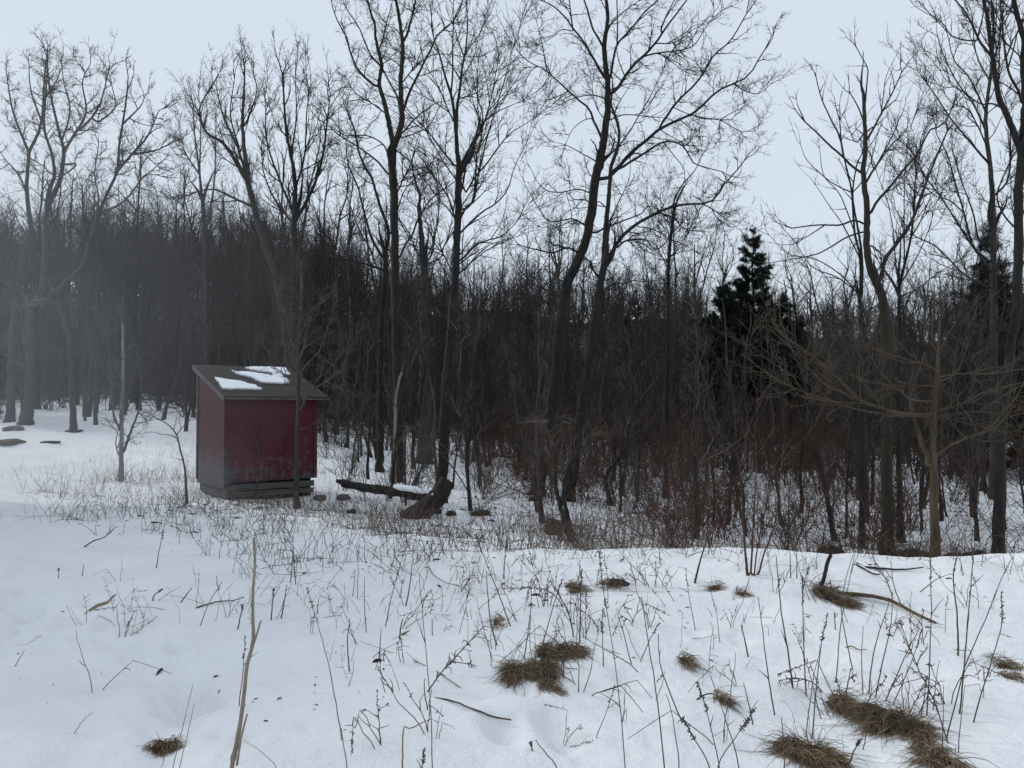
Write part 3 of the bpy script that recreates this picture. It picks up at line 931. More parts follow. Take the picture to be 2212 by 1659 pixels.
hero('bare_tree', 'tree behind the shed with a leaning trunk dividing into three long upward limbs', T,
     [('P', 17, 12, [(640, 965), (625, 800), (605, 640), (590, 580), (570, 525), (551, 453), (537, 400)]),
      ('H', 26, 7, [(1210, 905), (1180, 640), (1185, 480), (1190, 340)])],
     [('H', 24, 6, [(1210, 900), (1130, 760), (1080, 690), (1000, 640), (970, 540), (990, 480)]),
      ('H', 14, 4, [(1220, 1000), (1130, 960), (1030, 920), (900, 950)]),
      ('H', 16, 4, [(1195, 850), (1150, 700), (1090, 580), (1050, 420)]),
      ('H', 12, 4, [(1195, 600), (1240, 480), (1250, 420)]),
      ('H', 10, 4, [(1160, 710), (1120, 560), (1140, 380)])],
     'ascend', M['grey_bark'], M['dark_twig'], seed=18, depth=.5, scale=1.2, rm=(.022, .010, .005), rt=.0026, D=27)

hero('bare_tree', 'upright tree behind the shed with a dense broom of steep limbs from one fork', T,
     [('P', 19, 13, [(640, 968), (638, 800), (636, 640), (636, 540), (635, 480)]),
      ('H', 24, 7, [(1430, 1090), (1435, 880), (1410, 740), (1390, 620), (1380, 480), (1375, 370)])],
     [('H', 20, 5, [(1432, 1080), (1500, 960), (1560, 800), (1590, 600), (1600, 500)]),
      ('H', 14, 4, [(1430, 1040), (1370, 900), (1300, 700), (1290, 500)]),
      ('H', 13, 4, [(1435, 960), (1420, 760), (1440, 560), (1435, 380)]),
      ('H', 12, 4, [(1435, 1100), (1330, 960), (1280, 830), (1270, 700)]),
      ('H', 12, 4, [(1440, 900), (1480, 760), (1490, 560), (1500, 470)])],
     'ascend', M['dark_bark'], M['dark_twig'], seed=19, depth=.5, scale=1.2, rm=(.022, .010, .005), rt=.0026, D=25)

hero('bare_tree', 'thin upright tree with two parallel stems, alone against the sky beyond the shed', T,
     [('P', 12, 8, [(446, 925), (445, 760), (444, 560), (438, 435)]),
      ('H', 14, 4, [(985, 985), (965, 800), (945, 640), (940, 520)])],
     [('H', 13, 4, [(995, 1150), (1040, 900), (1050, 600)]),
      ('H', 10, 3, [(965, 840), (900, 740), (870, 630)]),
      ('H', 9, 3, [(970, 860), (975, 640), (970, 500)])],
     'ascend', M['grey_bark'], M['grey_twig'], seed=20, depth=.4, scale=1.1, rm=(.018, .009, .005), rt=.003)

# small trees in the open
hero('young_tree', 'young grey tree standing in front of the red shed, twiggy crown above the roof', T,
     [('P', 11, 5, [(640, 1096), (641, 1000), (643, 900), (645, 830), (643, 760), (650, 690), (652, 620)])],
     [('Z5', 26, 8, [(1240, 680), (1290, 620), (1310, 540), (1360, 480), (1530, 380), (1640, 300), (1700, 180)]),
      ('Z5', 18, 6, [(1230, 470), (1160, 380), (1080, 300), (1010, 250), (940, 100)]),
      ('Z5', 18, 6, [(1230, 400), (1300, 250), (1440, 100), (1500, -60), (1560, -240)]),
      ('Z5', 16, 6, [(1235, 330), (1170, 150), (1080, 0), (1060, -150)]),
      ('Z5', 16, 6, [(1235, 200), (1300, 40), (1330, -150), (1420, -340)]),
      ('Z5', 14, 6, [(1240, 120), (1150, -60), (1120, -250), (1040, -420)]),
      ('Z5', 12, 5, [(1255, 860), (1320, 840), (1390, 800)]),
      ('Z5', 12, 5, [(1235, 430), (1350, 400), (1480, 330), (1600, 200)])],
     'crooked', M['grey_bark'], M['brush_twig'], seed=21, depth=.6, scale=.7, rm=(.008, .004, .0025), rt=.0014, buried=.1)

hero('young_tree', 'small pale-trunked tree with two thin forks, in weeds beside the red shed', T,
     [('P', 9.5, 5, [(261, 1040), (262, 980), (263, 910), (265, 850), (266, 780), (265, 700)])],
     [('Z0', 20, 7, [(800, 940), (840, 830), (880, 720), (905, 640), (920, 480)]),
      ('Z0', 18, 7, [(775, 790), (745, 720), (730, 650), (720, 480)]),
      ('Z0', 14, 6, [(790, 640), (850, 480), (900, 330)]),
      ('Z0', 14, 6, [(790, 560), (720, 380), (700, 200)]),
      ('Z0', 10, 5, [(770, 960), (750, 880), (765, 800)])],
     'crooked', M['pale_bark'], M['grey_twig'], seed=22, depth=.6, scale=.8, rm=(.010, .005, .003), rt=.002, buried=.1)

hero('sapling', 'thin bent sapling arching away from the shed wall, standing alone in the snow', 'sapling',
     [('Z0', 16, 7, [(1210, 1275), (1205, 1150), (1195, 1030), (1170, 930), (1145, 830), (1100, 770), (1050, 735)])],
     [('Z0', 8, 4, [(1145, 830), (1180, 780), (1220, 740)]), ('Z0', 7, 4, [(1150, 850), (1100, 830), (1050, 825)])],
     'sparse', M['grey_bark'], M['grey_twig'], seed=23, depth=.4, scale=.6, rm=(.006, .003, .002), buried=.1)

hero('sapling', 'very thin straight sapling standing against the front wall of the red shed', 'sapling',
     [('Z5', 22, 9, [(830, 1540), (840, 1330), (850, 1150), (870, 980), (880, 800)])],
     [('Z5', 8, 4, [(860, 1040), (830, 960), (820, 900)])],
     'sparse', M['grey_bark'], M['grey_twig'], seed=24, depth=.4, scale=.5, rm=(.005, .003, .002), buried=.1)

hero('dead_tree', 'pale barkless crooked snag with a broken top among dark trunks', T,
     [('Z2', 28, 14, [(563, 1120), (566, 960), (570, 800), (572, 650), (580, 560), (600, 460), (612, 425)])],
     [('Z2', 8, 5, [(570, 780), (630, 770), (680, 790)])],
     'sparse', M['pale_bark'], M['grey_twig'], seed=25, depth=.3, scale=.5, rm=(.005, .003, .002), D=17.5)

hero('sapling', 'forked dark sapling leaning at the front edge of the snowy hollow', 'sapling',
     [('Z2', 42, 14, [(1715, 1512), (1680, 1420), (1640, 1290), (1610, 1150), (1610, 1000), (1590, 900)]),
      ('Z2', 30, 12, [(1720, 1512), (1705, 1420), (1680, 1320), (1660, 1200), (1690, 1050), (1750, 950), (1775, 860), (1740, 760), (1640, 720), (1560, 740)])],
     [('Z2', 14, 6, [(1640, 1290), (1660, 1150), (1640, 980), (1660, 880)]), ('Z2', 12, 5, [(1610, 1010), (1560, 940), (1540, 850)])],
     'crooked', M['dark_bark'], M['brush_twig'], seed=26, depth=.4, scale=.6, rm=(.007, .004, .002), buried=.1)

hero('sapling', 'crooked small tree with bent elbow branches, in the snow beyond the paired big trunks', 'sapling',
     [('Z2', 30, 14, [(1965, 1285), (1950, 1200), (1935, 1120), (1960, 1050), (2000, 1010), (2070, 900), (2080, 760)])],
     [('Z2', 18, 6, [(1940, 1130), (1900, 1080), (1850, 1050), (1770, 1070)]), ('Z2', 12, 6, [(1990, 1020), (2100, 1000), (2200, 1030)]), ('Z2', 12, 5, [(2000, 1010), (1960, 900), (1940, 780)])],
     'crooked', M['dark_bark'], M['brush_twig'], seed=27, depth=.4, scale=.7, rm=(.007, .004, .002))

# ------------------------------------------------------------------ red shed
SY = 15.0
fl = at(485, 1077, SY)
SHX, SHY = float(fl[0]), float(fl[1])
SZ = float(fl[2])
PHI = math.radians(38)
SW, SDp = 1.88, 1.85
shed = link('garden_shed', None, loc=(SHX, SHY, SZ))
shed.rotation_euler = (0, 0, PHI)
tag(shed, 'small red wooden shed with peeling paint and snow patches on its slanting roof', 'shed')

n = NT('red_paint')
f = n.noise(5, 8, .7)
f2 = n.noise(13, 8, .8)
sep = n.node('ShaderNodeSeparateXYZ')
n.link(n.tc.outputs['Object'], sep.inputs[0])
hz = sep.outputs['Z']
wear = n.math('SUBTRACT', 1.0, n.math('MULTIPLY', hz, .62), True)        # bare wood from the splash of rain near the ground
thr = n.math('ADD', n.math('ADD', n.math('MULTIPLY', f, .75), n.math('MULTIPLY', f2, .62)), n.math('MULTIPLY', wear, .25))
mask = n.math('MULTIPLY', n.math('SUBTRACT', thr, .855), 26, True)
red = n.ramp(n.noise(2.2, 5, .6, (1, 1, .5)), [(.3, (.058, .010, .018)), (.7, (.094, .016, .028))])
greyw = n.ramp(n.noise(20, 5, .7, (1, 1, .2)), [(.3, (.036, .030, .028)), (.7, (.105, .092, .086))])
n.color(n.mix(mask, red, greyw))
wv = n.node('ShaderNodeTexWave', wave_type='BANDS', bands_direction='Z', wave_profile='SAW')
wv.inputs['Scale'].default_value = 1.75
wv.inputs['Distortion'].default_value = .05
n.link(n.tc.outputs['Object'], wv.inputs['Vector'])
n.bump(n.math('ADD', n.math('MULTIPLY', wv.outputs['Fac'], .6), n.math('MULTIPLY', f2, .3)), .5, .015)
n.b.inputs['Roughness'].default_value = .7
M['red_paint'] = n.m
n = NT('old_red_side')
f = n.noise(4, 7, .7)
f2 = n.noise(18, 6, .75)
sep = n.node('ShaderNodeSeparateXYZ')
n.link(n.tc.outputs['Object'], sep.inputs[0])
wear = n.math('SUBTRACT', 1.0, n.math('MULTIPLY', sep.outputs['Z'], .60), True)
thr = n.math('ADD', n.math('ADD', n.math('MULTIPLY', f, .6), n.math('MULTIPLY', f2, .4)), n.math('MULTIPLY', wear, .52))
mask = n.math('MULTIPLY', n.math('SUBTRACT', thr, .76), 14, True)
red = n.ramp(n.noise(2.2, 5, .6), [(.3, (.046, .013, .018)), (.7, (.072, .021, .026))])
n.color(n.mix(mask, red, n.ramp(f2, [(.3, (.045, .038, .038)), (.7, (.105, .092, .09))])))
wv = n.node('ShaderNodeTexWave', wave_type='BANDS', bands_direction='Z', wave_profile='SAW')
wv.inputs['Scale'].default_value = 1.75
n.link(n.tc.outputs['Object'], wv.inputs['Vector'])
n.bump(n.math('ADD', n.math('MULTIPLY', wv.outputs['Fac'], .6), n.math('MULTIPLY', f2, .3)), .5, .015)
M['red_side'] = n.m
M['old_wood'] = plain('old_wood', (.04, .036, .034), (.13, .12, .115), 9, (.2, 1, 3), .6)
M['pale_trim'] = plain('pale_trim', (.05, .047, .045), (.125, .118, .112), 9, (1, 1, .3), .4)
M['gap_shade'] = plain('gap_shade', (.008, .007, .007), (.016, .014, .013), 9)  # near-black that paints the shade of the slot under the wall
n = NT('shingles')
br = n.node('ShaderNodeTexBrick')
br.inputs['Scale'].default_value = 4.2
br.inputs['Color1'].default_value = (.020, .018, .018, 1)
br.inputs['Color2'].default_value = (.042, .037, .034, 1)
br.inputs['Mortar'].default_value = (.015, .014, .013, 1)
br.inputs['Mortar Size'].default_value = .012
n.link(n.tc.outputs['Object'], br.inputs['Vector'])
brn = n.mix(n.ramp(n.noise(1.4, 5, .65), [(.42, (0, 0, 0)), (.62, (1, 1, 1))]), br.outputs['Color'], (.042, .027, .020))
n.color(brn)
n.bump(n.math('ADD', br.outputs['Fac'], n.noise(60, 3)), .4, .008)
M['shingles'] = n.m


def box_mesh(name, lo, hi, mat, bevel=.006):
    import bmesh
    bm = bmesh.new()
    bmesh.ops.create_cube(bm, size=1)
    for v in bm.verts:
        for a in range(3):
            v.co[a] = lo[a] + (v.co[a] + .5) * (hi[a] - lo[a])
    if bevel:
        bmesh.ops.bevel(bm, geom=bm.edges[:], offset=bevel, segments=2, affect='EDGES', profile=.6)
    me = bpy.data.meshes.new(name)
    bm.to_mesh(me)
    bm.free()
    me.materials.append(mat)
    return me


def poly_prism(name, pts, nrm, mat, smooth=False):
    """a flat outline (list of 3D points) given thickness along nrm"""
    pts = np.asarray(pts, float)
    nrm = np.asarray(nrm, float)
    k = len(pts)
    me = bpy.data.meshes.new(name)
    V = np.concatenate([pts, pts + nrm])
    faces = [list(range(k))[::-1], list(range(k, 2 * k))] + [[i, (i + 1) % k, k + (i + 1) % k, k + i] for i in range(k)]
    me.from_pydata([tuple(v) for v in V], [], faces)
    me.update()
    me.materials.append(mat)
    return me


ZF, ZB = 1.99, 2.60              # wall height at the front and at the back
BASE = .30
RS = (ZB - ZF) / SDp
wall_front = link('wall', box_mesh('wall', (0, 0, BASE), (SW, .04, ZF), M['red_paint'], .004), shed)
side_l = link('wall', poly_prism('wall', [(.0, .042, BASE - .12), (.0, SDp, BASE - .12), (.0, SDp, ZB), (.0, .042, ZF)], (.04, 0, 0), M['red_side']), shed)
side_r = link('wall', poly_prism('wall', [(SW - .04, .042, BASE), (SW - .04, SDp, BASE), (SW - .04, SDp, ZB), (SW - .04, .042, ZF)], (.04, 0, 0), M['red_paint']), shed)
back = link('wall', box_mesh('wall', (.042, SDp - .04, BASE), (SW - .042, SDp - .002, ZB), M['red_paint'], .004), shed)
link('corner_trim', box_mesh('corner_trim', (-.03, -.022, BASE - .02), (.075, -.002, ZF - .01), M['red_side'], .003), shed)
link('corner_trim', box_mesh('corner_trim', (SW - .06, -.02, BASE), (SW + .015, -.002, ZF - .01), M['red_paint'], .003), shed)
ct = link('corner_trim', box_mesh('corner_trim', (-.024, SDp - .055, BASE - .05), (-.002, SDp + .012, ZB - .02), M['pale_trim'], .003), shed)
ct['label'] = 'pale grey corner board'
sk = link('skirting', box_mesh('skirting', (.04, .03, .0), (SW - .03, .07, BASE - .20), M['old_wood'], .004), shed)
link('skirting', box_mesh('skirting', (.04, .022, BASE - .17), (SW - .03, .062, BASE - .05), M['old_wood'], .004), shed)
link('skirting', box_mesh('skirting', (.05, .08, -.15), (.09, SDp - .03, BASE - .13), M['old_wood'], .004), shed)
link('floor_joist', box_mesh('floor_joist', (.10, .085, -.1), (SW - .08, .16, BASE - .01), M['gap_shade'], 0), shed)
link('floor_joist', box_mesh('floor_joist', (.10, SDp - .2, -.15), (SW - .08, SDp - .1, BASE - .01), M['gap_shade'], 0), shed)

FO, BO, LO, RO = .16, .12, .07, .20           # overhangs
RT = .042


def roof_pt(x, y, up=0.0):
    return np.array([x, y, ZF + .012 + RS * y + RT + up])


rn = np.array([0, -RS, 1.0])
rn /= np.linalg.norm(rn)
corners = [roof_pt(-LO, -FO), roof_pt(SW + RO, -FO), roof_pt(SW + RO, SDp + BO), roof_pt(-LO, SDp + BO)]
roof = link('roof', poly_prism('roof', [c - rn * RT for c in corners], rn * RT, M['shingles']), shed)
fs = link('fascia', box_mesh('fascia', (-LO, -FO - .022, roof_pt(0, -FO)[2] - .066), (SW + RO, -FO - .002, roof_pt(0, -FO)[2] - .022), M['pale_trim'], .003), roof)
rk = [roof_pt(-LO - .024, -FO, -.1), roof_pt(-LO - .024, SDp + BO, -.1), roof_pt(-LO - .024, SDp + BO, -.012), roof_pt(-LO - .024, -FO, -.012)]
link('rake_board', poly_prism('rake_board', rk, (.021, 0, 0), M['old_wood']), roof)
rk = [roof_pt(SW + RO + .003, -FO, -.1), roof_pt(SW + RO + .003, SDp + BO, -.1), roof_pt(SW + RO + .003, SDp + BO, -.012), roof_pt(SW + RO + .003, -FO, -.012)]
link('rake_board', poly_prism('rake_board', rk, (.021, 0, 0), M['old_wood']), roof)
brk = Tubes()
brk.add(np.array([[SW + .002, .35, 1.80], [SW + .18, .35, 1.66]]), np.array([.014, .014]), 6, cap=True)
link('bracket', brk.mesh('bracket', M['pale_trim']), shed)

cphi, sphi = math.cos(PHI), math.sin(PHI)


def to_shed(w):
    d = np.asarray(w) - np.array([SHX, SHY, SZ])
    return np.stack([d[..., 0] * cphi + d[..., 1] * sphi, -d[..., 0] * sphi + d[..., 1] * cphi, d[..., 2]], -1)


def onto_roof(crop, pts):
    p = PX(crop, pts)
    eye = to_shed(np.array([0, 0, EYE]))
    far = to_shed(at(p[:, 0], p[:, 1], 40.0))
    o = roof_pt(0, 0)
    d = far - eye
    t = ((o - eye) @ rn) / (d @ rn)
    return eye + d * t[:, None]


for poly in ([(435, 362), (560, 384), (690, 400), (760, 425), (820, 435), (850, 460), (885, 475), (700, 470), (515, 466), (480, 420)],
             [(600, 288), (640, 308), (740, 306), (870, 325), (960, 340), (1020, 350), (1080, 365), (1130, 370), (1165, 405), (1010, 415), (930, 408), (870, 400), (800, 365), (740, 345), (640, 322)],
             [(720, 263), (860, 258), (1000, 262), (1110, 268), (1130, 300), (1165, 328), (1120, 330), (1090, 352), (1000, 342), (980, 318), (900, 300), (800, 285)]):
    q = onto_roof('Z5', poly)
    rr = np.random.default_rng(len(poly))
    q = resample(np.concatenate([q, q[:1]]), 70)[:-1]
    q += (np.eye(3)[0] * rr.normal(size=(69, 1)) + np.eye(3)[1] * rr.normal(size=(69, 1))) * .012
    q[:, 2] = roof_pt(0, 0)[2] + RS * q[:, 1] + .003
    link('snow_patch', poly_prism('snow_patch', q, rn * .035, M['snow']), roof)

# ------------------------------------------------------------------ log, stump, stones
lg = at(np.array([738, 775, 815, 860, 905, 935]), np.array([1043, 1051, 1057, 1063, 1071, 1079]), 14.3)
t = Tubes()
t.add(resample(lg, 22), np.linspace(.07, .10, 22) * (1 + .08 * np.sin(np.arange(22) * 1.7)), 10, cap=True, jag=.25)
g0 = lg[0]
log = link('fallen_log', t.mesh('fallen_log', M['dark_bark'], g0), loc=g0)
tag(log, 'fallen log between the red shed and the cut stump, snow along its top', 'log')
sl = resample(lg, 40)[22:38] + np.array([0, -.01, .082])
t = Tubes()
t.add(sl, .075 * np.sin(np.linspace(.25, math.pi - .25, 16)) ** .4, 9, cap=True, jag=.12)
link('snow_cap', t.mesh('snow_cap', M['snow'], g0), log)
t = Tubes()
t.add(np.array([lg[0] + [.02, 0, .02], lg[0] + [-.1, -.02, .04]]), np.array([.06, .035]), 7, cap=True, jag=.6)
link('broken_end', t.mesh('broken_end', M['rot'], g0), log)

st = at(np.array([878, 900, 925, 948, 966]), np.array([1128, 1112, 1094, 1070, 1040]), np.array([13.5, 13.5, 13.6, 13.7, 13.8]))
sp = resample(st, 20)
t = Tubes()
t.add(sp, np.linspace(.20, .15, 20) * (1 + .05 * np.sin(np.arange(20) * 2.1)), 14, cap=False, jag=.10)
stump = link('stump', t.mesh('stump', M['rot'], st[0]), loc=st[0])
tag(stump, 'thick dark brown stump with its top cut flat, leaning by the black trunk', 'stump')
t = Tubes()
t.add(np.array([sp[-1] - (sp[-1] - sp[-2]) * .05, sp[-1] + (sp[-1] - sp[-2]) * .12]), np.array([.153, .147]), 14, cap=True, jag=.06)
link('cut_face', t.mesh('cut_face', M['cut_wood'], st[0]), stump)
t = Tubes()
t.add(np.array([at(933, 1066, 13.46), at(934.5, 1069, 13.46)]), np.array([.02, .016]), 7, cap=True)
link('snow_lump', t.mesh('snow_lump', M['snow'], st[0]), stump)


def rock(px, py, w, h, label, mat='stone', seed=0, cat='rock', name='rock', group=None, D=None, snow=False, ydep=1.0):
    import bmesh
    rng = np.random.default_rng(seed)
    g = ground_hit(px, py)[0]
    s = g[1] / F
    bm = bmesh.new()
    bmesh.ops.create_icosphere(bm, subdivisions=4, radius=1)
    k = rng.normal(size=(9, 3)) * 1.3
    ph = rng.uniform(0, 6, 9)
    for v in bm.verts:
        c = np.array(v.co)
        d = 1 + .09 * np.sum(np.sin(k @ c * 1.6 + ph)) * .6 + .06 * np.sum(np.sin(k @ c * 4.1 + 2 * ph)) * .5
        c = np.sign(c) * np.abs(c) ** .8 * d
        v.co = (c[0] * w * s / 2, c[1] * w * s / 2 * ydep, c[2] * h * s * .75 + h * s * .15)
    me = bpy.data.meshes.new(name)
    bm.to_mesh(me)
    bm.free()
    me.polygons.foreach_set('use_smooth', np.ones(len(me.polygons), bool))
    me.materials.append(M[mat])
    o = link(name, me, loc=g)
    o.rotation_euler = (0, 0, rng.uniform(-.4, .4))
    tag(o, label, cat, group)
    return o


rock(692, 1080, 26, 12, 'low grey stone nearest the corner of the red shed', seed=1)
rock(743, 1079, 30, 12, 'wedge-shaped grey stone under the broken end of the fallen log', seed=2)
rock(759, 1108, 20, 9, 'small brown stone in weeds below the fallen log', 'soil', seed=3)
rock(945, 1107, 18, 7, 'brown clod of earth on the snow beside the leaning stump', 'soil', seed=4, cat='clod', name='earth_clod')
rock(975, 1111, 20, 8, 'reddish lump of earth in the snow in front of the leaning stump', 'soil', seed=5, cat='clod', name='earth_clod')
rock(32, 929, 40, 10, 'dark flat boulder at the foot of the stout wood-edge tree', 'stone', seed=6, name='boulder')
rock(22, 957, 48, 10, 'long tan mound of dead grass at the snow edge', 'straw_dark', seed=7, cat='mound', name='grass_mound')
rock(108, 956, 34, 4, 'flat brown patch of bark lying on the open snow slope', 'rot', seed=8, cat='bark', name='bark_piece')
rock(158, 933, 30, 5, 'flattened ring of dead leaves round the slanting tree foot', 'soil', seed=9, cat='mound', name='leaf_mound')


# ------------------------------------------------------------------ evergreens


def conifer(name, label, px, ytop, D, wide, seed, mat='needles', ybase=None, low=.06, n_whorl=26, dense=1.0, tuft=.20):
    rng = np.random.default_rng(seed)
    top = at(px, ytop, D)
    g = gz(top[0], top[1])
    H = top[2] - g
    half = wide / F * D
    root = np.array([top[0], top[1], g])
    TT, TB = Tubes(), Tubes()
    zz = np.linspace(-.2, H, 12)
    tr = np.column_stack([rng.normal(size=12) * .03, rng.normal(size=12) * .03, zz])
    TT.add(tr, np.interp(zz, [0, H], [H * .016, .012]), 8)
    P, Rr = [], []
    for k in range(n_whorl):
        f = low + (1 - low) * (k + rng.uniform(-.3, .3)) / n_whorl
        f = min(max(f, low), .985)
        L0 = half * (1 - f) ** .8 + .04
        for b in range(rng.integers(4, 8)):
            a = rng.uniform(0, 2 * math.pi)
            f = min(f + rng.uniform(-.5, .5) / n_whorl, .99)
            L = L0 * (rng.uniform(.35, 1.0) if rng.random() < .7 else rng.uniform(.9, 1.25))
            s = np.linspace(0, 1, 7)
            up = rng.uniform(-.25, .25) + .55 * f ** 2
            x = np.column_stack([np.cos(a) * s * L, np.sin(a) * s * L, f * H + up * L * s - .25 * L * s * (1 - s)])
            P.append(x)
            Rr.append(np.linspace(.018, .004, 7))
    P = np.array(P)
    Rr = np.array(Rr)
    TB.add(P, Rr, 4)
    P2, R2 = grow(P, Rr, rng, 5.0, (.25, 1), (.5, 1.0), (.15, .5), 4, .15, .03, .006, .002)
    TB.add(P2, R2, 3)
    # needle sprays
    allp = np.concatenate([P[:, 2:].reshape(-1, 3), P2[:, 1:].reshape(-1, 3)])
    alld = np.concatenate([np.diff(P, axis=1)[:, 1:].reshape(-1, 3), np.diff(P2, axis=1).reshape(-1, 3)])
    m = int(24 * dense)
    p = np.repeat(allp, m, 0) + rng.normal(size=(len(allp) * m, 3)) * .045
    d = norm(norm(np.repeat(alld, m, 0)) * 1.0 + rng.normal(size=p.shape) * .5 + np.array([0, 0, -.05]))
    side = norm(np.cross(d, rng.normal(size=p.shape)))
    ln = rng.uniform(.5, 1.1, (len(p), 1)) * tuft * np.clip(.35 + 1.1 * (1 - p[:, 2:3] / H), .35, 1.0)
    V = np.stack([p - side * ln * .085, p + side * ln * .085, p + d * ln], 1).reshape(-1, 3)
    tri = np.arange(len(V)).reshape(-1, 3)
    me = mesh_from('foliage', V, [tri], False)
    me.materials.append(M[mat])
    e = link(name, None, loc=root)
    tag(e, label, 'tree')
    link('trunk', TT.mesh('trunk', M['dark_bark']), e)
    br = link('branches', TB.mesh('branches', M['dark_bark']), e)
    br.name = 'crown'
    link('foliage', me, br)
    return e


conifer('pine_tree', 'black-green pine with a pointed top against the sky, beyond the arching limb', 1625, 494, 42, 112, 31, n_whorl=38, dense=2.0, tuft=.24)
conifer('pine_tree', 'dense dark evergreen filling the gap at the foot of the pointed pine', 1690, 640, 43, 125, 32, n_whorl=34, dense=2.0, tuft=.25)
conifer('cedar_tree', 'round-topped dark evergreen between the pointed pine and the big trees', 1562, 612, 41, 115, 33, n_whorl=36, dense=2.0, tuft=.25)
conifer('pine_tree', 'small pine with light between its boughs, behind the tall tree with steep limbs', 2140, 478, 27, 125, 34, n_whorl=30, dense=1.2, tuft=.22)
conifer('pine_tree', 'broad dark pine half cut off by the photo edge, beside the wood-edge trees', -62, 390, 36, 110, 35, n_whorl=24, dense=1.1, tuft=.30)
conifer('pine_tree', 'little far evergreen in the low skyline between the big trees and the pine', 1372, 628, 75, 45, 36, n_whorl=14, dense=.9, tuft=.40)
conifer('cedar_tree', 'low dark evergreen deep in the wood above the shed roof', 585, 560, 48, 110, 37, n_whorl=16, dense=1.0, tuft=.35)

# ------------------------------------------------------------------ trees of the wood, each a thing; shared shapes


def make_tree_shape(seed, H, stems=1, fan=.5, style='ascend', rt=.0030, lean=.0, levels=3, dens=1.0, crown0=.3, r0=.0075):
    rng = np.random.default_rng(seed)
    TT, TC = Tubes(), Tubes()
    S, SR = [], []
    for k in range(stems):
        s = np.linspace(0, 1, 14)
        a = rng.uniform(0, 2 * math.pi)
        ln = (lean + (.14 if stems > 1 else .03)) * H * rng.uniform(.5, 1.3)
        w = np.cumsum(rng.normal(size=(14, 2)), 0) * H * .006
        x = np.column_stack([np.cos(a) * ln * s ** 1.3 + w[:, 0] - w[0, 0], np.sin(a) * ln * s ** 1.3 + w[:, 1] - w[0, 1], s * H * rng.uniform(.85, 1) - .25 * (s == 0)])
        r = H * r0 * (1 - s) ** .8 + .008
        r[0] *= 1.5
        S.append(x)
        SR.append(r)
    S, SR = np.array(S), np.array(SR)
    TT.add(S, SR, 7)
    P, R = grow(S, SR, rng, 1.6 * dens * 10 / H, (crown0, 1), (fan * .7, fan * 1.6), (H * .14, H * .36), 8, .17, .08 if style == 'ascend' else .02, H * .0036, rt, .75)
    TC.add(P, R, 4)
    P2, R2 = grow(P, R, rng, 2.6 * dens * 10 / H, (.15, 1), (.4, 1.1), (H * .04, H * .13), 5, .22, .04, H * .0016, rt)
    P3, R3 = tips(P, R, rng, 2, (.1, .5), (H * .04, H * .10), 5, .15, .06, rt)
    P2 = np.concatenate([P2, P3])
    R2 = np.concatenate([R2, R3])
    TC.add(P2, R2, 3)
    if levels > 2:
        P4, R4 = grow(P2, R2, rng, 3.4 * dens * 10 / H, (.2, 1), (.4, .95), (H * .012, H * .045), 3, .15, .04, H * .0007, rt * .75)
        TC.add(P4, R4, 3)
    return TT, TC


SHAPES = []
for k, (H, st, fan, lv, c0) in enumerate([(10, 1, .55, 3, .28), (10, 1, .45, 3, .4), (10, 2, .5, 3, .25), (10, 1, .7, 3, .3), (10, 3, .45, 3, .2), (10, 1, .35, 3, .35), (10, 1, .6, 3, .45), (10, 2, .4, 3, .3)]):
    TT, TC = make_tree_shape(100 + k, H, st, fan, 'ascend' if k % 3 else 'crooked', crown0=c0)
    bm_, tm_ = [(M['dark_bark'], M['wood_far']), (M['grey_bark'], M['wood_far']), (M['wood_bark'], M['wood_far'])][k % 3]
    if k == 5:
        bm_ = M['grey_twig']
    SHAPES.append((TT.mesh('trunk', bm_), TC.mesh('crown', tm_), TT, TC))

YTOP = ([-200, 0, 150, 300, 420, 600, 750, 850, 1050, 1150, 1300, 1400, 1500, 1700, 1800, 1950, 2212, 2400],
        [430, 440, 420, 380, 440, 430, 500, 540, 560, 575, 590, 560, 600, 650, 650, 650, 600, 600])
NEARY = ([-200, 300, 420, 700, 800, 1100, 1300, 1800, 2400], [33, 32, 27, 22, 21, 20, 19, 17, 16])
ZONES = [(380, 'slim bare tree among many in the dim wood above the open snow slope', 'trees of the wood above the snow slope'),
         (720, 'bare tree among many in the dark wood behind the red shed', 'trees of the wood behind the shed'),
         (1180, 'bare tree among many in the dark wood beyond the fallen log', 'trees of the wood beyond the log'),
         (1560, 'bare tree among many across the hollow behind the two big leaning trees', 'trees of the wood across the hollow'),
         (9999, 'bare tree among many behind the brown spreading tree and the brush', 'trees of the wood behind the brown tree')]
rng = np.random.default_rng(77)
count = 0
tries = 0
spots = []
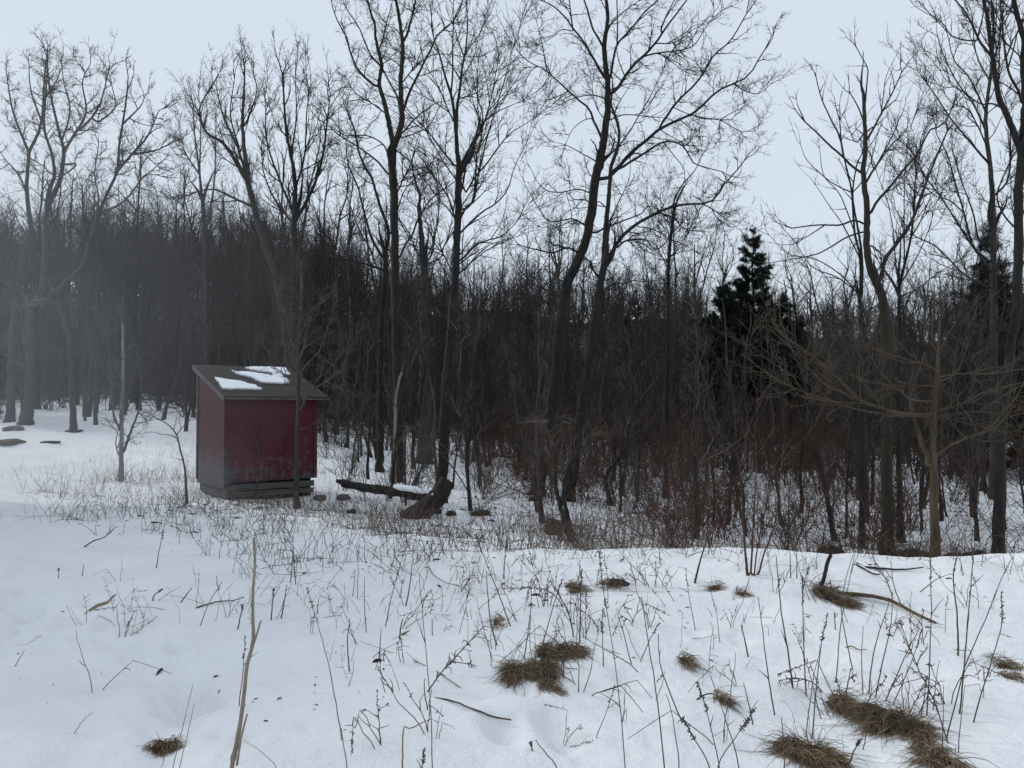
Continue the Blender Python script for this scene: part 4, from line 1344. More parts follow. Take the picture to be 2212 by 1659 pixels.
while count < 270 and tries < 20000:
    tries += 1
    px = rng.uniform(-120, 2330)
    Y = 15 + 45 * rng.uniform(0, 1) ** .75
    if Y < np.interp(px, *NEARY):
        continue
    if 1490 < px < 1770 and Y < 44:
        continue
    X = (px - CX) / F * Y
    if any((X - a) ** 2 + (Y - b) ** 2 < (.9 + .012 * Y) ** 2 for a, b in spots):
        continue
    if (X - SHX) ** 2 + (Y - SHY - 1.5) ** 2 < 9:
        continue
    spots.append((X, Y))
    g = gz(X, Y)
    yt = np.interp(px, *YTOP) + rng.choice([rng.uniform(-150, -30), rng.uniform(-20, 60), rng.uniform(20, 170), rng.uniform(20, 170)], p=[.2, .3, .25, .25])
    Ht = (880 - yt) / F * Y + EYE - g
    Ht = max(2.8, min(Ht, 16.0))
    tm, cm, _, _ = SHAPES[rng.integers(len(SHAPES))]
    e = link('wood_tree', None, loc=(X, Y, g - .05))
    s = Ht / 9.5
    e.scale = (s * rng.uniform(.85, 1.1), s * rng.uniform(.85, 1.1), s)
    e.rotation_euler = (rng.normal() * .075, rng.normal() * .075, rng.uniform(0, 6.28))
    z = next(z for z in ZONES if px < z[0])
    tag(e, z[1], 'tree', z[2])
    link('trunk', tm, e)
    link('crown', cm, e)
    count += 1

# the wooded hill far behind reads as one mass


def merge(parts, name, mat):
    """parts: (Tubes, 3x3 matrices (m,3,3), offsets (m,3))"""
    Vs, Qs, n = [], [], 0
    for T_, Ms, Os in parts:
        V, Q, _ = T_.raw()
        Q = np.concatenate(Q)
        W = np.einsum('mij,vj->mvi', Ms, V) + Os[:, None]
        Vs.append(W.reshape(-1, 3))
        Qs.append((Q[None] + (n + np.arange(len(Ms)) * len(V))[:, None, None]).reshape(-1, 4))
        n += len(Ms) * len(V)
    me = mesh_from(name, np.concatenate(Vs), [np.concatenate(Qs)], True)
    me.materials.append(mat)
    return me


def rotz_scale(rng, m, s):
    a = rng.uniform(0, 6.28, m)
    c, q = np.cos(a), np.sin(a)
    z = np.zeros(m)
    R = np.stack([np.stack([c, -q, z], -1), np.stack([q, c, z], -1), np.stack([z, z, z + 1], -1)], 1)
    return R * np.asarray(s)[:, None, None]


FARS = [make_tree_shape(200 + k, 10, [1, 2, 1, 2][k], .6, levels=3, rt=.0065, dens=1.0, crown0=.2, r0=.007) for k in range(4)]
parts = []
for k in range(4):
    m = 330
    px = rng.uniform(-250, 2450, m)
    Y = 60 + 125 * rng.uniform(0, 1, m) ** .7
    X = (px - CX) / F * Y
    g = height(X, Y)
    yt = np.interp(px, *YTOP) + rng.normal(size=m) * 42 + 28
    Ht = np.clip((880 - yt) / F * Y + EYE - g, 5.0, 18) * rng.uniform(.75, 1.0, m)
    Ms = rotz_scale(rng, m, Ht / 9.5)
    O = np.column_stack([X, Y, g - .1])
    parts += [(FARS[k][0], Ms, O), (FARS[k][1], Ms, O)]
tag(link('far_woods', merge(parts, 'far_woods', M['wood_far'])), kind='stuff')

# ------------------------------------------------------------------ shrubs and brush


def make_shrub_shape(seed, H=2.2, stems=9, spread=.5, rt=.0022, wig=.12, trop=.05, dens=1.0, r=.010):
    rng = np.random.default_rng(seed)
    a = rng.uniform(0, 6.28, stems)
    el = rng.uniform(.05, spread, stems)
    d = np.column_stack([np.cos(a) * np.sin(el), np.sin(a) * np.sin(el), np.cos(el)])
    p = np.column_stack([rng.normal(size=(stems, 2)) * .08, np.full(stems, -.08)])
    n = 10
    L = H * rng.uniform(.55, 1.1, stems)[:, None]
    P = [p]
    for j in range(1, n):
        d = norm(d + wig * rng.normal(size=d.shape) + np.array([0, 0, trop]))
        p = p + d * L / (n - 1)
        P.append(p)
    P = np.stack(P, 1)
    R = r * rng.uniform(.6, 1.2, stems)[:, None] * np.linspace(1, .15, n)[None] + rt * .5
    T_ = Tubes()
    T_.add(P, R, 4)
    P2, R2 = grow(P, R, rng, 4.2 * dens, (.2, 1), (.35, .95), (.2 * H / 2, .75 * H / 2), 6, wig * 1.2, trop, .006, rt)
    T_.add(P2, R2, 3)
    P3, R3 = grow(P2, R2, rng, 4.8 * dens, (.15, 1), (.4, 1.0), (.08 * H / 2, .32 * H / 2), 4, wig * 1.3, .02, .003, rt * .8)
    T_.add(P3, R3, 3)
    return T_


SHR = [make_shrub_shape(300 + k, spread=[.6, .9, .45, .75][k], wig=[.12, .2, .1, .17][k], dens=[1, .9, 1.1, .85][k]) for k in range(4)]
SHR_RED = [s.mesh('shrub', M['red_twig']) for s in SHR]
SHR_BR = [s.mesh('shrub', M['brush_twig']) for s in SHR]
SAPS = []
for k in range(4):
    TT, TC = make_tree_shape(400 + k, 5, [1, 1, 2, 1][k], .6, 'crooked' if k % 2 else 'ascend', rt=.0022, crown0=.2, dens=.8, r0=.0075)
    SAPS.append((TT.mesh('trunk', M['dark_bark'] if k % 2 else M['grey_bark']), TC.mesh('crown', M['brush_twig'] if k % 2 else M['dark_twig'])))


def shrub(me, px, Y, s, rz, label, cat, group, name, sz=1.0):
    X = (px - CX) / F * Y
    o = link(name, me, loc=(X, Y, gz(X, Y) - .02))
    o.scale = (s, s, s * sz)
    o.rotation_euler = (0, 0, rz)
    tag(o, label, cat, group)
    return o


rng = np.random.default_rng(55)
RED = 'red-brown leafless shrub of many thin stems in the snowy hollow'
for k in range(110):
    px = rng.choice([rng.uniform(1400, 2280), rng.uniform(1540, 1820), rng.uniform(1000, 1500)])
    Y = rng.choice([rng.uniform(11.8, 18), rng.uniform(20, 30), rng.uniform(20, 30)])
    if px < 1400 and Y < 16:
        Y += 6
    shrub(SHR_RED[rng.integers(4)], px, Y, rng.uniform(.5, 1.1) * (1.0 if Y < 19 else 1.25), rng.uniform(0, 6.28), RED, 'shrub', 'red-brown shrubs in the hollow', 'red_shrub', rng.uniform(.8, 1.1))
BRN = 'grey-brown twiggy shrub at the wood edge between shed and big trees'
for k in range(44):
    px = rng.uniform(700, 1520)
    Y = rng.uniform(15.0, 27)
    shrub(SHR_BR[rng.integers(4)], px, Y, rng.uniform(.45, 1.15), rng.uniform(0, 6.28), BRN, 'shrub', 'grey-brown shrubs at the wood edge', 'brown_shrub', rng.uniform(.8, 1.2))
SAPL = 'thin dark bare sapling among others at the wood edge across the snow'
for k in range(74):
    px = rng.uniform(690, 2280)
    Y = rng.uniform(13.5, 30)
    if px < 800 and Y < 19:
        continue
    X = (px - CX) / F * Y
    e = link('thin_sapling', None, loc=(X, Y, gz(X, Y) - .03))
    s = rng.uniform(.45, 1.15)
    e.scale = (s, s, s)
    e.rotation_euler = (rng.normal() * .09, rng.normal() * .09, rng.uniform(0, 6.28))
    tag(e, SAPL, 'sapling', 'thin saplings at the wood edge')
    tm, cm = SAPS[rng.integers(4)]
    link('trunk', tm, e)
    link('crown', cm, e)

UND = [make_shrub_shape(320 + k, H=2.4, stems=8, spread=.7, rt=.005, wig=.14, dens=.55, r=.014) for k in range(3)]
parts = []
for k in range(3):
    m = 230
    px = rng.uniform(-200, 2400, m)
    lo = np.interp(px, NEARY[0], NEARY[1]) + 7
    Y = lo + (75 - lo) * rng.uniform(0, 1, m) ** 1.15
    X = (px - CX) / F * Y
    Ms = rotz_scale(rng, m, rng.uniform(.7, 1.7, m) * np.interp(Y, [20, 40, 75], [.75, 1.1, 1.6]))
    parts.append((UND[k], Ms, np.column_stack([X, Y, height(X, Y) - .05])))
tag(link('undergrowth', merge(parts, 'undergrowth', M['wood_far'])), kind='stuff')

# ------------------------------------------------------------------ dead weeds and litter nobody could count


def scatter_weeds(name, N, xy, rng, hl, mat, n=5, wig=.35, r=.0022, lying=.3, curl=0.0):
    X, Y = xy
    g = height(X, Y)
    m = len(X)
    d = norm(np.column_stack([rng.normal(size=m) * .35, rng.normal(size=m) * .35, np.abs(rng.normal(size=m)) * .5 + .7]))
    ly = rng.random(m) < lying
    d[ly] = norm(np.column_stack([rng.normal(size=ly.sum()), rng.normal(size=ly.sum()), np.full(ly.sum(), .12)]))
    L = rng.uniform(hl[0], hl[1], m)[:, None]
    p = np.column_stack([X, Y, g - .015])
    P = [p]
    for j in range(1, n):
        d = norm(d + wig * rng.normal(size=d.shape) + np.array([0, 0, -curl]))
        p = p + d * L / (n - 1)
        gg = height(p[:, 0], p[:, 1]) + .004
        p[:, 2] = np.maximum(p[:, 2], gg)
        P.append(p)
    P = np.stack(P, 1)
    R = r * rng.uniform(.6, 1.3, m)[:, None] * np.linspace(1, .45, n)[None]
    return P, R


rng = np.random.default_rng(66)
T_ = Tubes()
# the strip of dead weeds in front of and around the shed and along the hollow
zones = [(1900, (-5.3, 1.6), (9.6, 14.5), (.12, .45)), (1500, (-6.8, -1.0), (11.0, 15.5), (.12, .5)), (1300, (-9.5, -4.0), (11, 24), (.12, .5)),
         (700, (-1.6, 3.2), (8.8, 15), (.15, .6)), (900, (.5, 8.5), (10.5, 17), (.2, .7)), (800, (-4, 10), (15, 26), (.2, .7)), (900, (-3, 2), (7.2, 9.8), (.1, .5)), (420, (-2.2, 1.0), (9.5, 13), (.3, .8))]
for N, xr, yr_, hl in zones:
    X = rng.uniform(*xr, N)
    Y = rng.uniform(*yr_, N)
    keep = vnoise(X * .9, Y * .9) + .6 * vnoise(X * 2.7, Y * 2.7) + rng.normal(size=N) * .08 > .03
    ins = to_shed(np.column_stack([X, Y, np.zeros(N)]))
    keep &= ~((ins[:, 0] > -.05) & (ins[:, 0] < SW + .05) & (ins[:, 1] > -.02) & (ins[:, 1] < SDp + .05))
    X, Y = X[keep], Y[keep]
    P, R = scatter_weeds('w', len(X), (X, Y), rng, hl, None, n=6, wig=.17, r=.0034, lying=.2, curl=.04)
    T_.add(P, R, 3)
    P2, R2 = grow(P, R, rng, 2.6, (.3, 1), (.4, 1.0), (.05, .2), 4, .22, -.02, .0026, .0016)
    T_.add(P2, R2, 3)
tag(link('dry_weeds', T_.mesh('dry_weeds', M['stem'])), kind='stuff')
T_ = Tubes()
for N, xr, yr_, hl in [(420, (-.5, 4.6), (6.0, 8.4), (.12, .5)), (260, (-3.5, .5), (5.5, 8.5), (.08, .4)), (120, (2.5, 5.5), (4.5, 7.5), (.08, .3)), (160, (-1.5, 2.2), (4.4, 6.5), (.06, .25))]:
    X = rng.uniform(*xr, N)
    Y = rng.uniform(*yr_, N)
    keep = vnoise(X * 1.3 + 3, Y * 1.3 + 8) + rng.normal(size=N) * .1 > .0
    X, Y = X[keep], Y[keep]
    P, R = scatter_weeds('w', len(X), (X, Y), rng, hl, None, n=7, wig=.16, r=.0019, lying=.18, curl=.05)
    T_.add(P, R, 4)
    P2, R2 = grow(P, R, rng, 7, (.3, 1), (.4, 1.1), (.02, .10), 5, .3, -.04, .0014, .0009)
    T_.add(P2, R2, 3)
tag(link('wispy_weeds', T_.mesh('wispy_weeds', M['seed'])), kind='stuff')
T_ = Tubes()
for N, xr, yr_, hl in [(620, (-9.4, -6.2), (14.5, 18.5), (.3, .8)), (420, (-12, -7), (17, 26), (.2, .5)), (500, (-4.5, 2.0), (10, 14), (.12, .4)), (420, (1, 9), (10, 16), (.15, .45))]:
    X = rng.uniform(*xr, N)
    Y = rng.uniform(*yr_, N)
    keep = vnoise(X * .8 + 5, Y * .8) > -.03
    ins = to_shed(np.column_stack([X, Y, np.zeros(N)]))
    keep &= ~((ins[:, 0] > -.05) & (ins[:, 0] < SW + .05) & (ins[:, 1] > -.02) & (ins[:, 1] < SDp + .05))
    X, Y = X[keep], Y[keep]
    P, R = scatter_weeds('w', len(X), (X, Y), rng, hl, None, n=6, wig=.14, r=.0035, lying=.1, curl=.03)
    T_.add(P, R, 3)
tag(link('dead_grass', T_.mesh('dead_grass', M['straw'])), kind='stuff')

# arching canes and brambles tangled in the hollow
T_ = Tubes()
for N, xr, yr_, hl in [(400, (.8, 11), (10.2, 19), (.6, 2.1)), (210, (-1.5, 4), (12.5, 22), (.6, 2.0)), (280, (2.2, 7.0), (10.5, 15), (.5, 1.5)), (800, (0, 15), (20.5, 30), (1.0, 3.2))]:
    X = rng.uniform(*xr, N)
    Y = rng.uniform(*yr_, N)
    keep = vnoise(X * .6 + 11, Y * .6) > -.12
    X, Y = X[keep], Y[keep]
    P, R = scatter_weeds('w', len(X), (X, Y), rng, hl, None, n=9, wig=.16, r=.0058, lying=.12, curl=.10)
    T_.add(P, R, 3)
    P2, R2 = grow(P, R, rng, 4, (.2, 1), (.5, 1.1), (.12, .5), 5, .2, .02, .004, .002)
    T_.add(P2, R2, 3)
tag(link('bramble_undergrowth', T_.mesh('bramble_undergrowth', M['red_twig'])), kind='stuff')

T_ = Tubes()
for N, xr, yr_ in [(260, (-1.5, 4.5), (3.8, 8.4)), (110, (-3.6, -.6), (3.6, 7.5)), (900, (-6, 8), (9, 17))]:
    X = rng.uniform(*xr, N)
    Y = rng.uniform(*yr_, N)
    keep = vnoise(X * 1.1 + 2, Y * 1.1) + .7 * vnoise(X * 3.3, Y * 3.3) > .08
    X, Y = X[keep], Y[keep]
    m = len(X)
    a = rng.uniform(0, 6.28, m)
    L = rng.uniform(.004, .016, m) * (1 + 1.2 * (rng.random(m) > .9)) * np.interp(Y, [4, 9, 15], [1, 1.6, 4.0])
    st_ = np.linspace(-1, 1, 4)
    px_ = X[:, None] + np.cos(a)[:, None] * st_ * L[:, None]
    py_ = Y[:, None] + np.sin(a)[:, None] * st_ * L[:, None]
    pz_ = height(px_, py_) + .003 + .012 * rng.random((m, 1)) * (1 - np.abs(st_))
    T_.add(np.stack([px_, py_, pz_], -1), (rng.uniform(.12, .35, m) * L)[:, None] * np.array([.3, 1, .9, .25]), 4)
tag(link('leaf_litter', T_.mesh('leaf_litter', M['soil'])), kind='stuff')

# ------------------------------------------------------------------ the near bank: tussocks, stalks, twigs


def tussock(label, lobes, seed, n=1.0, blade=(.07, .19), dark=False, up=.5, name='grass_tussock'):
    import bmesh
    rng = np.random.default_rng(seed)
    c = ground_hit(lobes[0][0], lobes[0][1])[0]
    e = link(name, None, loc=c)
    tag(e, label, 'grass')
    T1, T2 = Tubes(), Tubes()
    for (px, py, w, h) in lobes:
        bm = bmesh.new()
        w, h = w * .9, h * .9
        q = ground_hit(px, py)[0]
        near = ground_hit(px, py + h / 2)[0]
        far = ground_hit(px, py - h / 2)[0]
        a = w / 2 * q[1] / F
        b = max((far[1] - near[1]) / 2, .04)
        r = bmesh.ops.create_icosphere(bm, subdivisions=3, radius=1)
        kk = rng.normal(size=(6, 3)) * 2.2
        ph = rng.uniform(0, 6, 6)
        for v in r['verts']:
            x = np.array(v.co)
            f = 1 + .12 * np.sin(kk @ x + ph).sum() * .6
            x = x * f
            X, Y = q[0] + x[0] * a * .66, q[1] + x[1] * b * .66
            v.co = (X - c[0], Y - c[1], gz(X, Y) - c[2] + x[2] * min(a, b, .12) * .45 - .012)
        me = bpy.data.meshes.new('soil')
        bm.to_mesh(me)
        bm.free()
        me.polygons.foreach_set('use_smooth', np.ones(len(me.polygons), bool))
        me.materials.append(M['soil'])
        link('soil', me, e)
        m = int(np.clip(w * h * .17, 110, 800) * n)
        th = rng.uniform(0, 6.28, m)
        rr = np.sqrt(rng.random(m)) * 1.0
        X = q[0] + np.cos(th) * rr * a
        Y = q[1] + np.sin(th) * rr * b
        keep = 1.5 * vnoise(X * 17 + seed, Y * 13) + (.80 - rr) * .9 > (0 if w > 50 else -1.2)
        X, Y, th = X[keep], Y[keep], th[keep]
        m = len(X)
        swirl = vnoise(X * 6, Y * 6 + seed) * 6
        p = np.column_stack([X, Y, height(X, Y) + rng.uniform(-.01, .035, m)])
        d = norm(np.column_stack([np.cos(th) * .3 + np.cos(swirl) * .7 + rng.normal(size=m) * .35, np.sin(th) * .3 - .75 + np.sin(swirl) * .3 + rng.normal(size=m) * .3, rng.uniform(.1, 1.3, m) * up + (rng.random(m) > .93) * 1.3]))
        L = rng.uniform(blade[0], blade[1], m)[:, None] * np.clip(a / .1, .5, 1.2) * (1 + 1.0 * (rng.random(m) > .93))[:, None]
        P = [p]
        for j in range(1, 7):
            d = norm(d + .16 * rng.normal(size=d.shape) + np.array([0, 0, -.28]))
            p = p + d * L / 6
            p[:, 2] = np.maximum(p[:, 2], height(p[:, 0], p[:, 1]) + .004)
            P.append(p)
        P = np.stack(P, 1)
        R = rng.uniform(.0009, .0022, m)[:, None] * np.linspace(1, .4, 7)[None]
        k = int(m * (.6 if dark else .38))
        T1.add(P[:k], R[:k], 3)
        T2.add(P[k:], R[k:], 3)
    link('dead_foliage', T1.mesh('dead_foliage', M['straw_dark'], c), e)
    link('foliage', T2.mesh('foliage', M['straw'], c), e)
    return e


tussock('large three-lobed clump of matted brown grass in the middle of the near snow', [(1180, 1450, 64, 110), (1114, 1455, 64, 44), (1226, 1406, 70, 32), (1176, 1410, 56, 44), (1146, 1448, 52, 40)], 1, n=1.4)
tussock('small tan grass tuft on the snow rim beside a flat tuft', [(1242, 1275, 46, 26), (1228, 1266, 26, 14)], 2)
tussock('flat pale grass tuft bent over a dark hollow under the snow rim', [(1337, 1260, 66, 18), (1320, 1262, 40, 10)], 3, up=.8)
tussock('dark mossy clump of grass at the end of the long fallen branch', [(1775, 1284, 60, 34), (1805, 1298, 60, 34), (1832, 1305, 40, 24)], 4, n=1.3, dark=True)
tussock('long ragged brown grass clump from which many tall stalks rise', [(1868, 1540, 116, 46), (1926, 1564, 116, 36), (1802, 1520, 80, 30), (1972, 1584, 80, 26)], 5, n=1.5)
tussock('round thick clump of brown grass below the long ragged clump', [(1750, 1630, 100, 60), (1790, 1650, 90, 50), (1712, 1622, 40, 50)], 6, n=1.3)
tussock('leaning clump of tan grass low on the bank near the crossing stalks', [(2030, 1645, 90, 50), (2005, 1622, 50, 34)], 7, n=1.3)
tussock('small loose tuft of pale grass alone near the tallest thin stalks', [(1481, 1431, 42, 24)], 8, n=1.2)
tussock('small dark tuft with broken stalks below the red-stemmed shrub', [(1545, 1270, 40, 16), (1600, 1284, 36, 14)], 9, dark=True)
tussock('dark patch of flattened grass at the far end of the bank', [(2170, 1440, 40, 30), (2178, 1462, 36, 14)], 10, dark=True)
tussock('brown clump of dead leaves and grass near the foot of the tall pale stem', [(345, 1622, 60, 30), (365, 1614, 40, 20)], 11, n=1.8)
tussock('dried seedy tuft hanging over the slanting feathery stalk', [(1070, 1345, 28, 40)], 12, n=.8)
tussock('small matted tuft with an arching stem near the short upright stub', [(1560, 1512, 50, 18)], 13)


def on_ground(p, up=0.0):
    g = ground_hit(p[:, 0], p[:, 1])
    g[:, 2] += up
    return g


def stalk(crop, pts, w, label, group, seed, mat='stem', twigs=.7, name='weed_plant', cat='dry stalk', lying=False, leaf=False, D=None, lean=.2, tip=.45):
    rng = np.random.default_rng(seed)
    p = PX(crop, pts)
    if lying:
        X = on_ground(p, .015)
        X[:, 2] = .35 * X[:, 2] + .65 * np.maximum(np.linspace(X[0, 2], X[-1, 2], len(X)), X[:, 2] - .01)
        X[-1, 2] += .02
        X[0, 2] -= .03
    else:
        if D is None:
            D = ground_hit(*p[0])[0][1] if p[0, 1] < 1655 else 3.0
        s = np.concatenate([[0], np.cumsum(np.linalg.norm(np.diff(p, axis=0), axis=1))]) / F * D
        X = at(p[:, 0], p[:, 1], D + s * rng.uniform(-1, 1) * lean)
        g = gz(X[0, 0], X[0, 1])
        foot = X[0].copy()
        foot[2] = g - .04
        if X[0, 2] > g + .01:
            X = np.concatenate([[foot], X])
        else:
            X[0] = foot
    n = 16
    Dm = X[:, 1].mean()
    Xs = resample(X, n)
    Xs[1:-1] += rng.normal(size=(n - 2, 3)) * .0009
    r = np.linspace(1, tip, n) * w * .66 / 2 / F * Dm
    T_ = Tubes()
    T_.add(Xs, r, 6, cap=True)
    if leaf:
        P, R = grow(Xs[None], r[None], rng, 30, (.25, 1), (.7, 1.4), (.03, .09), 6, .45, -.12, .003, .0014)
        T_.add(P, R, 4)
        P, R = grow(Xs[None], r[None], rng, 12, (.45, 1), (.4, .9), (.08, .22), 6, .15, -.05, .0025, .0012)
        T_.add(P, R, 3)
        P2, R2 = grow(P, R, rng, 24, (.3, 1), (.6, 1.3), (.012, .035), 4, .4, -.05, .003, .0018)
        T_.add(P2, R2, 4)
    elif twigs:
        if rng.random() < .35 and not lying:
            P, R = grow(Xs[None], r[None], rng, 36 / max(.2, float(np.linalg.norm(Xs[-1] - Xs[0]))), (.78, 1), (.4, 1.3), (.008, .028), 4, .4, -.1, .0036, .0016)
            T_.add(P, R, 5)
        P, R = grow(Xs[None], r[None], rng, twigs, (.3, 1), (.3, .8), (.04, .16), 4, .12, .03, .003, .0010)
        T_.add(P, R, 4)
    o = link(name, T_.mesh(name, M[mat], X[0]), loc=X[0])
    tag(o, label, cat, group)
    return o


# the tall stem close to the camera, with its two side shoots
rng = np.random.default_rng(8)
p = PX('S4', [(1500, 1680), (1530, 1520), (1560, 1350), (1585, 1150), (1600, 1000), (1632, 880), (1642, 800), (1638, 650), (1640, 500), (1652, 330), (1645, 165)])
Xm = at(p[:, 0], p[:, 1], 2.75)
foot = Xm[0].copy()
foot[2] = gz(foot[0], foot[1]) - .05
foot[0] -= .03
Xm = np.concatenate([[foot], Xm])
Xs = resample(Xm, 60)
r = np.interp(np.linspace(0, 1, 60), [0, .35, .8, 1], [12.5, 10, 6.5, 5.5]) / 2 / F * 2.75
r = r * (1 + .16 * (rng.random(60) > .86) + .05 * rng.normal(size=60))
e = link('young_sumac', None, loc=foot)
tag(e, 'tall bare pale-brown stem nearest the camera, rising alone in front of the red shed', 'stem')
T_ = Tubes()
T_.add(Xs, r, 10, cap=True)
link('stem', T_.mesh('stem', M['pale_stem'], foot), e)
for (pts, d2) in ([[(1640, 860), (1662, 800), (1690, 705)], 2.73], [[(1535, 1640), (1560, 1480), (1578, 1400), (1602, 1310)], 2.71]):
    q = PX('S4', pts)
    Q = at(q[:, 0], q[:, 1], np.linspace(2.75, d2, len(q)))
    T_ = Tubes()
    T_.add(resample(Q, 12), np.linspace(5.5, 3.6, 12) / 2 / F * 2.75, 8, cap=True)
    link('side_shoot', T_.mesh('side_shoot', M['pale_stem'], foot), e)

NEAR = 'thin dry brown stalk standing among the grass clumps on the near bank'
NG = 'dry stalks among the grass clumps'
MIDL = 'thin dry weed stalk poking up from the open snow around the big grass clump'
MG = 'dry stalks on the open snow'
k = 0
for w, pts in [(5, [(605, 1320), (560, 1100), (535, 900), (490, 550)]), (6, [(720, 1140), (690, 950), (640, 650), (605, 280)]), (5, [(805, 1185), (790, 1000), (780, 700), (775, 420)]),
               (5, [(835, 1460), (870, 1100), (900, 850), (940, 660)]), (4, [(790, 1460), (850, 1060), (880, 950), (890, 860)]), (5, [(1200, 1180), (1240, 900), (1320, 640), (1345, 560)]),
               (5, [(1240, 1200), (1300, 950), (1350, 720), (1360, 520)]), (5, [(1290, 1230), (1430, 960), (1540, 740)]), (4, [(1340, 1250), (1480, 980), (1550, 760)]),
               (4, [(1170, 1180), (1160, 950), (1170, 740)]), (5, [(1580, 1320), (1600, 1000), (1610, 600), (1605, 250)]), (4, [(1620, 1280), (1640, 1100), (1665, 960)]),
               (5, [(1690, 1480), (1780, 1200), (1830, 1000), (1960, 700), (2060, 450), (2140, 290)]), (6, [(1790, 1310), (1820, 1050), (1850, 700), (1885, 260)]),
               (7, [(1785, 930), (1780, 700), (1755, 420), (1785, 260)]), (5, [(1870, 1360), (1950, 1130), (2020, 900), (2070, 720), (2065, 520)]),
               (5, [(240, 1680), (150, 1270), (90, 1100)]), (6, [(180, 1680), (60, 1450), (0, 1330)]), (5, [(370, 1680), (280, 1350), (180, 1060)]), (5, [(230, 1659), (350, 1450), (475, 1270)]),
               (5, [(465, 1380), (430, 1250), (395, 1110)]), (6, [(660, 1670), (650, 1450), (640, 1330)]), (7, [(1060, 1630), (1110, 1550), (1150, 1475)]), (7, [(310, 1275), (305, 1210)]),
               (6, [(435, 940), (400, 820), (380, 735)]), (4, [(1110, 1020), (1030, 660), (1050, 470), (1110, 260)]), (4, [(990, 1100), (1030, 700), (1090, 400), (1120, 250)]),
               (4, [(1680, 1540), (1690, 1300), (1690, 1125)]), (4, [(1780, 1560), (1800, 1380), (1830, 1120)]), (4, [(1500, 520), (1640, 440), (1740, 400)]),
               (4, [(700, 430), (695, 240)]), (4, [(740, 430), (740, 250)]), (5, [(990, 760), (985, 655)]), (4, [(1160, 1540), (1200, 1380), (1215, 1250)]), (4, [(1430, 600), (1370, 480), (1350, 320)])]:
    k += 1
    stalk('S6', pts, w, NEAR, NG, 500 + k)
for w, pts in [(4, [(592, 1680), (570, 1150), (530, 700), (505, 400)]), (4, [(1842, 1680), (1800, 1200), (1740, 750), (1690, 450), (1670, 250)]), (5.5, [(2092, 1680), (2050, 1250), (1990, 850), (1945, 550)]),
               (5, [(2230, 1360), (2110, 1120), (2060, 950), (2055, 790)]), (5, [(1020, 860), (970, 730), (950, 550), (940, 380)]), (4, [(1180, 950), (1230, 600), (1228, 470)]),
               (4, [(1290, 870), (1380, 590), (1430, 440)]), (5, [(1545, 850), (1550, 600), (1555, 380)]), (3.5, [(165, 780), (150, 600), (150, 420)]), (3.5, [(280, 740), (330, 530), (375, 370), (400, 280)]),
               (5, [(410, 610), (440, 500), (460, 330)]), (4, [(1050, 430), (1060, 300), (1075, 180)]), (5, [(55, 1030), (40, 850), (55, 690)]), (4, [(245, 930), (258, 750)]), (6, [(375, 820), (385, 740), (400, 690)]),
               (4, [(1700, 1005), (1690, 720)]), (6, [(525, 1690), (535, 1540)]), (6, [(1400, 1680), (1330, 1570), (1260, 1480)]), (7, [(1248, 1550), (1228, 1495)]), (5, [(38, 1680), (15, 1500), (0, 1400)]),
               (4, [(1110, 740), (1000, 480), (900, 230), (870, 120)]), (5, [(1510, 810), (1480, 680), (1385, 490)]), (5, [(2190, 1680), (2150, 1350), (2105, 1180)]), (4, [(590, 800), (588, 690)]),
               (5, [(570, 1280), (540, 1170), (540, 1080)]), (4, [(855, 1010), (825, 900)]), (4, [(1440, 1080), (1440, 950)])]:
    k += 1
    stalk('S5', pts, w, MIDL, MG, 500 + k)
for w, pts, mt in [(4, [(1120, 1690), (1165, 1470), (1230, 1200), (1250, 1120)], 'pale_stem'), (4, [(1160, 1690), (1210, 1470), (1260, 1240)], 'pale_stem'), (5, [(1755, 700), (1765, 600), (1775, 490)], 'stem'),
                   (5, [(1815, 690), (1840, 590), (1860, 470)], 'stem'), (4, [(1285, 735), (1360, 580), (1440, 450)], 'pale_stem'), (5, [(1535, 760), (1555, 690), (1572, 610), (1560, 600)], 'stem'),
                   (4, [(70, 1005), (160, 895)], 'pale_stem'), (4.5, [(2225, 1480), (2150, 1080), (2080, 800), (1990, 490)], 'pale_stem'), (5, [(985, 575), (1000, 540), (1050, 500)], 'stem'),
                   (3.5, [(1800, 1690), (1700, 1560), (1580, 1480)], 'pale_stem'), (3.5, [(450, 1430), (540, 1350), (600, 1300)], 'pale_stem'), (4, [(2060, 660), (2055, 600)], 'stem'),
                   (3.5, [(1010, 360), (1030, 260), (1060, 120)], 'stem'), (3.5, [(1880, 460), (1895, 300), (1900, 150)], 'stem'), (3.5, [(1920, 470), (1905, 330), (1900, 220)], 'stem'), (3.5, [(380, 430), (380, 365)], 'stem'), (3.5, [(530, 415), (542, 340)], 'stem')]:
    k += 1
    stalk('S4', pts, w, 'thin dry stalk in the snow near the tall pale stem and the shed side', 'dry stalks by the tall stem', 500 + k, mat=mt, twigs=.6)

